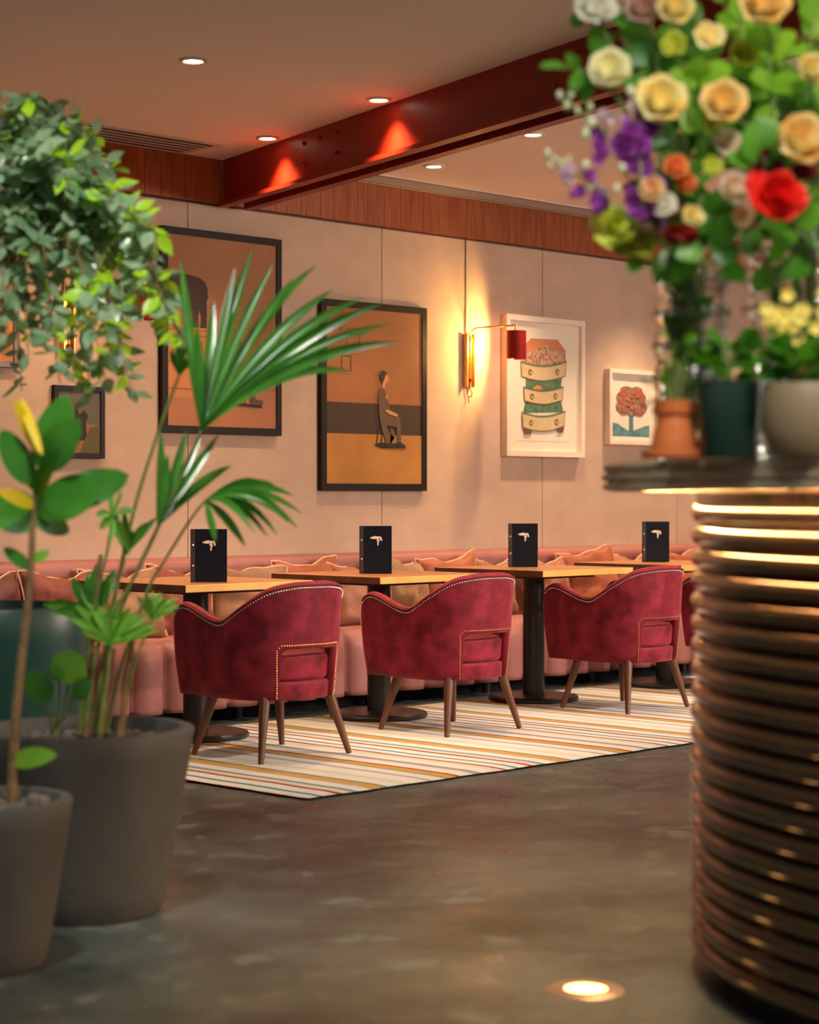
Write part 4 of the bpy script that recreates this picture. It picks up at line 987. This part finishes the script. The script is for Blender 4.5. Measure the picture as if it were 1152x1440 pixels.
FL = [  # name, px, py, r px, colour, kind, depth, label
 ('rose', 857, 97, 25, 'cream', 'rose', 3.95, 'creamy yellow rose furthest left in the bouquet, in front of the red beam'),
 ('rose', 930, 140, 30, 'yellow', 'rose', 3.90, 'large yellow rose with cream outer petals, right of and below the leftmost creamy one'),
 ('rose', 1018, 143, 27, 'apricot', 'rose', 3.92, 'apricot rose in the middle of the bouquet, right of the large yellow rose'),
 ('rose', 998, 50, 19, 'yellow', 'bud', 3.95, 'small yellow rose seen side on, near the top middle of the bouquet'),
 ('rose', 948, 62, 17, 'lime', 'bud', 3.98, 'small greenish yellow rose bud left of the side-on yellow rose'),
 ('rose', 950, 10, 22, 'yellow', 'rose', 4.0, 'yellow rose cut by the top edge of the photo, beside the mauve bloom'),
 ('rose', 1075, 3, 30, 'apricot', 'rose', 3.95, 'apricot rose cut by the top edge of the photo, towards the right'),
 ('rose', 1130, 196, 32, 'apricot', 'rose', 3.85, 'apricot rose at the right edge, just above the bright red bloom'),
 ('rose', 905, 10, 22, 'mauve', 'rose', 4.05, 'dusky mauve bloom at the top edge of the bouquet'),
 ('rose', 1145, 97, 20, 'yellow', 'rose', 4.0, 'yellow bloom at the right edge, above the apricot roses'),
 ('peony', 838, 6, 24, 'white', 'ruffle', 4.05, 'white bloom at the top left corner of the bouquet'),
 ('peony', 1093, 272, 36, 'red', 'ruffle', 3.82, 'large bright red ruffled bloom on the right'),
 ('dahlia', 1080, 226, 22, 'maroon', 'ruffle', 3.95, 'blackish maroon bloom directly above the bright red one'),
 ('dahlia', 1128, 232, 20, 'maroon', 'ruffle', 3.98, 'blackish maroon bloom under the apricot rose at the right edge'),
 ('tulip', 957, 330, 22, 'darkred', 'bud', 3.9, 'dark red drooping bloom low in the bouquet, above the slim vase'),
 ('hydrangea', 866, 316, 27, 'lime', 'ruffle', 3.95, 'lime green ruffled bloom low on the left, under the purple stocks'),
 ('hydrangea', 897, 342, 20, 'lime', 'ruffle', 4.0, 'smaller lime green bloom just right of and below the first lime one'),
 ('ranunculus', 916, 266, 16, 'peach', 'rose', 3.9, 'peach bloom beside the purple stock'),
 ('ranunculus', 934, 287, 15, 'white', 'rose', 3.92, 'off-white bloom below the peach one, above the dark red bloom'),
 ('ranunculus', 951, 234, 15, 'coral', 'rose', 3.92, 'orange coral bloom right of the purple stock'),
 ('ranunculus', 966, 258, 13, 'coral', 'rose', 3.95, 'small coral bloom just below the orange coral one'),
 ('ranunculus', 1034, 264, 20, 'blush', 'rose', 3.9, 'blush white bloom left of the bright red one'),
 ('ranunculus', 1022, 198, 18, 'blush', 'bud', 3.98, 'blush bud under the apricot rose in the middle of the bouquet'),
 ('ranunculus', 1045, 305, 15, 'peach', 'bud', 3.92, 'peach bud low between the two vases'),
 ('ranunculus', 975, 304, 13, 'yellow', 'rose', 3.95, 'small yellow bloom next to the dark red drooping bloom'),
 ('ranunculus', 1003, 232, 12, 'lime', 'bud', 3.9, 'small lime bud between the coral and blush blooms'),
 ('rose', 1048, 75, 18, 'lime', 'rose', 4.05, 'pale lime bloom right of the side-on yellow rose'),
 ('ranunculus', 1000, 175, 12, 'lime', 'bud', 3.95, 'tiny lime bud below the apricot rose in the middle'),
]
for nm, px, py, rp_, colr, kind, d, lab in FL:
    p = at(px, py, d); r = 1.14*rp_*d/FPX; root = thing(nm, lab, 'flower', tuple(p), 0, 'cut flowers in the bar vases')
    rng = random.Random(px*3+py); ax = (Vector((0, 0, .45))-FW*1.1+RT*(rng.uniform(-.4, .1) if px < 960 else rng.uniform(-.2, .3)))
    if nm == 'tulip': ax = Vector((0, 0, -1))-FW*.3
    b = MB()
    if kind == 'rose': rose(b, Vector((0, 0, 0)), ax, r*1.05, rng)
    elif kind == 'ruffle': ruffle(b, Vector((0, 0, 0)), ax, r*1.0, rng, 42)
    else: rose(b, Vector((0, 0, 0)), ax, r*1.0, rng, 2)
    b.build('petals', 'pet_'+colr, root, smooth='all')
    b = MB(); axn = ax.normalized(); q0 = -axn*r*.55
    for k in range(5):
        sd_ = Matrix.Rotation(2*PI*k/5, 3, axn) @ axn.orthogonal().normalized(); b.leaf(q0, q0+sd_*r*.6-axn*r*.05, r*.3, axn, .1, .05, 4)
    b.build('calyx', 'bouquet', root, smooth='all')
    stem_to(root, p-axn*r*.5, mouth(px))
# purple stock spikes
def spike(path, florets, lab, d, name='stock_flower'):
    root = thing(name, lab, 'flower', tuple(at(*path[0], d)), 0, 'cut flowers in the bar vases'); rng = random.Random(int(path[0][0]))
    b = MB(); sp = smooth_path([prel(root, at(x, y, d)) for x, y in path]+[prel(root, MO1)], 5); b.tube(sp, .003, 6); b.build('stem', 'greenstem', root)
    by = {}
    for x, y, r, colr in florets:
        if colr == 'bud':
            bb = MB(); c_ = prel(root, at(x, y, d)); bb.ball(c_, r*.9*d/FPX, 10, 7, (.85, .85, 1.15)); bb.tube([c_, c_+Vector((.003, .003, -.014))], .0016, 5); bb.build('bud', 'pet_bud', root, smooth='all'); continue
        by.setdefault(colr, MB()); ruffle(by[colr], prel(root, at(x, y, d+rng.uniform(-.015, .015))), -FW+Vector((rng.uniform(-.8, .8), rng.uniform(-.8, .8), rng.uniform(-.2, .8))), r*1.35*d/FPX, rng, 14 if r > 7 else 7)
    for colr, b in by.items(): b.build('florets' if colr not in ('bud',) else 'buds', 'pet_'+colr, root, smooth='all')
rg = random.Random(5)
f1 = [(903+rg.uniform(-14, 12), 165+i*9.5+rg.uniform(-4, 4), rg.uniform(10, 15), 'purple') for i in range(15)]+[(880+rg.uniform(-5, 14), 208+rg.uniform(-14, 14), 13, 'purple') for _ in range(6)]+[(893, 150, 9, 'lilac'), (905, 140, 8, 'lilac'), (887, 128, 8, 'bud'), (903, 118, 7, 'bud')]
spike([(900, 118), (902, 200), (908, 300)], f1, 'dense purple stock spike hanging in front of the pale ceiling', 3.92)
f2 = [(843, 190, 10, 'purple'), (846, 208, 11, 'purple'), (843, 222, 8, 'purple'), (857, 168, 8, 'lilac'), (832, 172, 9, 'bud'), (846, 160, 8, 'lilac'), (824, 188, 8, 'bud'), (830, 150, 6, 'bud'), (797, 148, 6, 'bud'), (787, 133, 6, 'bud'), (803, 133, 6, 'bud'), (812, 155, 6, 'bud')]
spike([(786, 133), (810, 152), (850, 185), (890, 260)], f2, 'half opened lilac stock spike with pale buds, above the lowest one on the left', 3.97)
f3 = [(830, 243, 11, 'purple'), (812, 270, 10, 'purple'), (842, 288, 14, 'purple'), (845, 272, 9, 'purple'), (798, 248, 10, 'lilac'), (802, 238, 7, 'lilac'), (824, 232, 8, 'bud'), (790, 230, 6, 'bud'), (780, 224, 5, 'bud'), (770, 215, 6, 'bud'), (774, 233, 5, 'bud'), (800, 224, 5, 'bud'), (830, 262, 7, 'bud'), (868, 265, 7, 'bud'), (875, 236, 7, 'bud')]
spike([(770, 215), (800, 238), (840, 262), (890, 310)], f3, 'purple stock spike with pale bud tip reaching furthest left, lowest on that side', 3.9)
random.seed(9)
f4 = [(905+rg.uniform(-12, 25), 285+rg.uniform(-18, 28), rg.uniform(11, 15), 'purple') for _ in range(12)]
spike([(915, 262), (925, 300), (940, 350)], f4, 'deep purple stock low in the bouquet, just right of the lime blooms', 3.98)
# leafy branches
def branch(path, leaves, lab, d, m='bouquet'):
    root = thing('leafy_branch', lab, 'foliage', tuple(at(*path[0], d)), 0, 'leafy branches in the bar vases'); rng = random.Random(int(path[0][0]*2+path[0][1]))
    b = MB(); b.tube(smooth_path([prel(root, at(x, y, d)) for x, y in path]+[prel(root, mouth(path[-1][0]))], 5), .003, 6); b.build('stem', 'greenstem', root)
    b = MB()
    for x0, y0, x1, y1, w_ in leaves: b.leaf(prel(root, at(x0, y0, d)), prel(root, at(x1, y1, d+rng.uniform(-.06, .06))), w_*d/FPX, -FW+Vector((rng.uniform(-.5, .5), rng.uniform(-.5, .5), rng.uniform(0, .8))), .1, .06, 8, 'oval')
    b.build('leaves', m, root, smooth='all')
BR = [([(762, 95), (820, 100), (880, 160)], [(800, 96, 759, 93, 16), (815, 95, 795, 75, 18), (825, 100, 802, 128, 24), (835, 110, 820, 145, 26), (830, 90, 852, 70, 18), (850, 110, 880, 80, 24)], 'leafy branch with a pale tip pointing left across the red beam', 4.0, 'bouquet'),
      ([(815, 30), (850, 40), (900, 100)], [(830, 25, 800, 30, 26), (850, 30, 832, 38, 22), (860, 45, 830, 70, 42), (880, 60, 910, 90, 40), (850, 20, 880, 40, 28)], 'leafy branch at the top left of the bouquet, below the white bloom', 4.1, 'bouquet'),
      ([(960, 90), (970, 110), (990, 200)], [(975, 110, 985, 80, 40), (980, 125, 940, 100, 44), (985, 120, 1030, 95, 46), (990, 160, 960, 185, 40), (990, 150, 1030, 190, 34)], 'broad pale leaves in the middle of the bouquet between the yellow roses', 3.98, 'bouquet2'),
      ([(1080, 60), (1085, 120), (1100, 240)], [(1085, 70, 1050, 40, 40), (1085, 80, 1120, 45, 44), (1090, 120, 1055, 110, 40), (1090, 130, 1130, 110, 46), (1095, 160, 1060, 165, 36)], 'bright broad leaved branch at the upper right of the bouquet', 4.05, 'bouquet2'),
      ([(1070, 160), (1075, 200), (1080, 250)], [(1080, 235, 1065, 165, 78), (1090, 240, 1120, 175, 50), (1070, 235, 1020, 220, 34)], 'very dark rounded leaf spray left of the apricot rose at the right edge', 3.96, 'bouquet'),
      ([(1145, 20), (1140, 60), (1130, 150)], [(1145, 30, 1125, 10, 30), (1140, 50, 1170, 10, 60), (1140, 80, 1105, 70, 30), (1138, 130, 1180, 150, 40)], 'large bright leaves in the top right corner of the photo', 4.1, 'bouquet2'),
      ([(1000, 300), (1000, 340), (990, 370)], [(1000, 330, 960, 290, 34), (1000, 340, 1045, 300, 40), (1000, 360, 1040, 350, 44), (990, 350, 950, 360, 38), (985, 365, 930, 395, 30), (1010, 380, 1050, 395, 40)], 'dark leaves hanging low between the two glass vases', 4.0, 'bouquet'),
      ([(880, 330), (900, 360), (930, 380)], [(890, 345, 860, 350, 26), (900, 360, 885, 385, 26), (915, 365, 930, 395, 34), (900, 350, 920, 325, 26), (930, 378, 960, 350, 34)], 'dark leaves under the lime blooms at the lip of the slim vase', 4.05, 'bouquet'),
      ([(1060, 330), (1080, 370), (1100, 400)], [(1070, 350, 1040, 330, 40), (1080, 370, 1120, 340, 50), (1090, 380, 1060, 410, 40), (1100, 390, 1140, 370, 44)], 'dark leaves spilling over the left lip of the wide vase', 4.0, 'bouquet'),
      ([(890, 110), (900, 150), (930, 240)], [(893, 130, 870, 100, 30), (895, 140, 925, 110, 26), (905, 180, 880, 175, 20), (915, 200, 950, 180, 28), (925, 230, 960, 220, 24), (893, 120, 900, 85, 34)], 'leafy branch behind the large yellow rose', 4.1, 'bouquet'),
      ([(1040, 20), (1045, 80), (1060, 180)], [(1040, 40, 1010, 20, 30), (1042, 60, 1070, 30, 34), (1045, 90, 1020, 110, 30), (1050, 120, 1080, 140, 40), (1040, 30, 1045, -10, 36)], 'yellow green branch near the top middle of the bouquet', 4.15, 'bouquet2'),
      ([(960, 240), (985, 260), (1000, 330)], [(970, 250, 985, 220, 24), (980, 260, 1010, 245, 26), (985, 280, 955, 275, 22), (990, 290, 1020, 280, 30), (995, 310, 970, 325, 28), (975, 255, 955, 240, 18)], 'olive leaf sprig in the heart of the bouquet, around the coral blooms', 4.02, 'bouquet'),
      ([(910, 20), (920, 50), (940, 120)], [(915, 35, 890, 15, 30), (920, 50, 890, 60, 34), (925, 60, 955, 35, 28), (930, 90, 970, 70, 30), (925, 70, 900, 95, 26)], 'leafy branch behind the mauve bloom at the top', 4.15, 'bouquet'),
      ([(1110, 300), (1120, 320), (1130, 330)], [(1110, 310, 1070, 315, 44), (1120, 315, 1160, 290, 44), (1125, 325, 1150, 345, 44), (1110, 320, 1090, 350, 40)], 'dark leaves just under the bright red bloom', 3.98, 'bouquet')]
for p_, l_, lab, d, m in BR: branch(p_, l_, lab, d, m)

# dense filler greenery behind the blooms
def filler(x0, x1, y0, y1, n, L, d, m, lab, seed):
    root = thing('greenery_spray', lab, 'foliage', tuple(at((x0+x1)/2, y1, d)), 0, 'leafy branches in the bar vases'); rng = random.Random(seed)
    st, lf = MB(), MB(); base = prel(root, (MO1 if x0 < 930 else MO2)+Vector((rng.uniform(-.03, .03), rng.uniform(-.03, .03), -.02)))
    for i in range(max(4, n//7)):
        tip = prel(root, at(rng.uniform(x0, x1), rng.uniform(y0, y0+(y1-y0)*.5), d+rng.uniform(-.08, .08))); sp = smooth_path([base, base.lerp(tip, .5)+Vector((0, 0, .04)), tip], 8)
        st.tube(sp, .0024, 5)
        for k in range(7):
            q = sp[rng.randint(len(sp)//3, len(sp)-1)]; dd = (RT*rng.uniform(-1, 1)+Vector((0, 0, 1))*rng.uniform(-.8, 1)-FW*rng.uniform(-.3, .6)).normalized()
            l = L*rng.uniform(.7, 1.25)*d/FPX; lf.leaf(q, q+dd*l, l*.6, -FW+Vector((rng.uniform(-.7, .7), rng.uniform(-.7, .7), rng.uniform(-.2, .9))), .1, -.06, 6, 'oval')
    st.build('stems', 'greenstem', root); lf.build('leaves', m, root, smooth='all')
filler(880, 1010, 0, 130, 60, 42, 4.22, 'bouquet', 'mixed greenery filling the upper left of the bouquet behind the roses', 1)
filler(1000, 1160, -20, 130, 80, 46, 4.25, 'bouquet2', 'bright greenery filling the upper right of the bouquet', 2)
filler(930, 1060, 120, 300, 70, 40, 4.20, 'bouquet', 'dark greenery filling the middle of the bouquet between pink and apricot blooms', 3)
filler(1050, 1180, 120, 320, 80, 46, 4.22, 'bouquet', 'dark greenery around the bright red bloom', 4)
filler(900, 1010, 270, 370, 50, 36, 4.18, 'bouquet', 'dark greenery above the lip of the slim vase', 5)
filler(1020, 1160, 290, 400, 60, 44, 4.12, 'bouquet', 'dark greenery above the lip of the wide vase', 6)
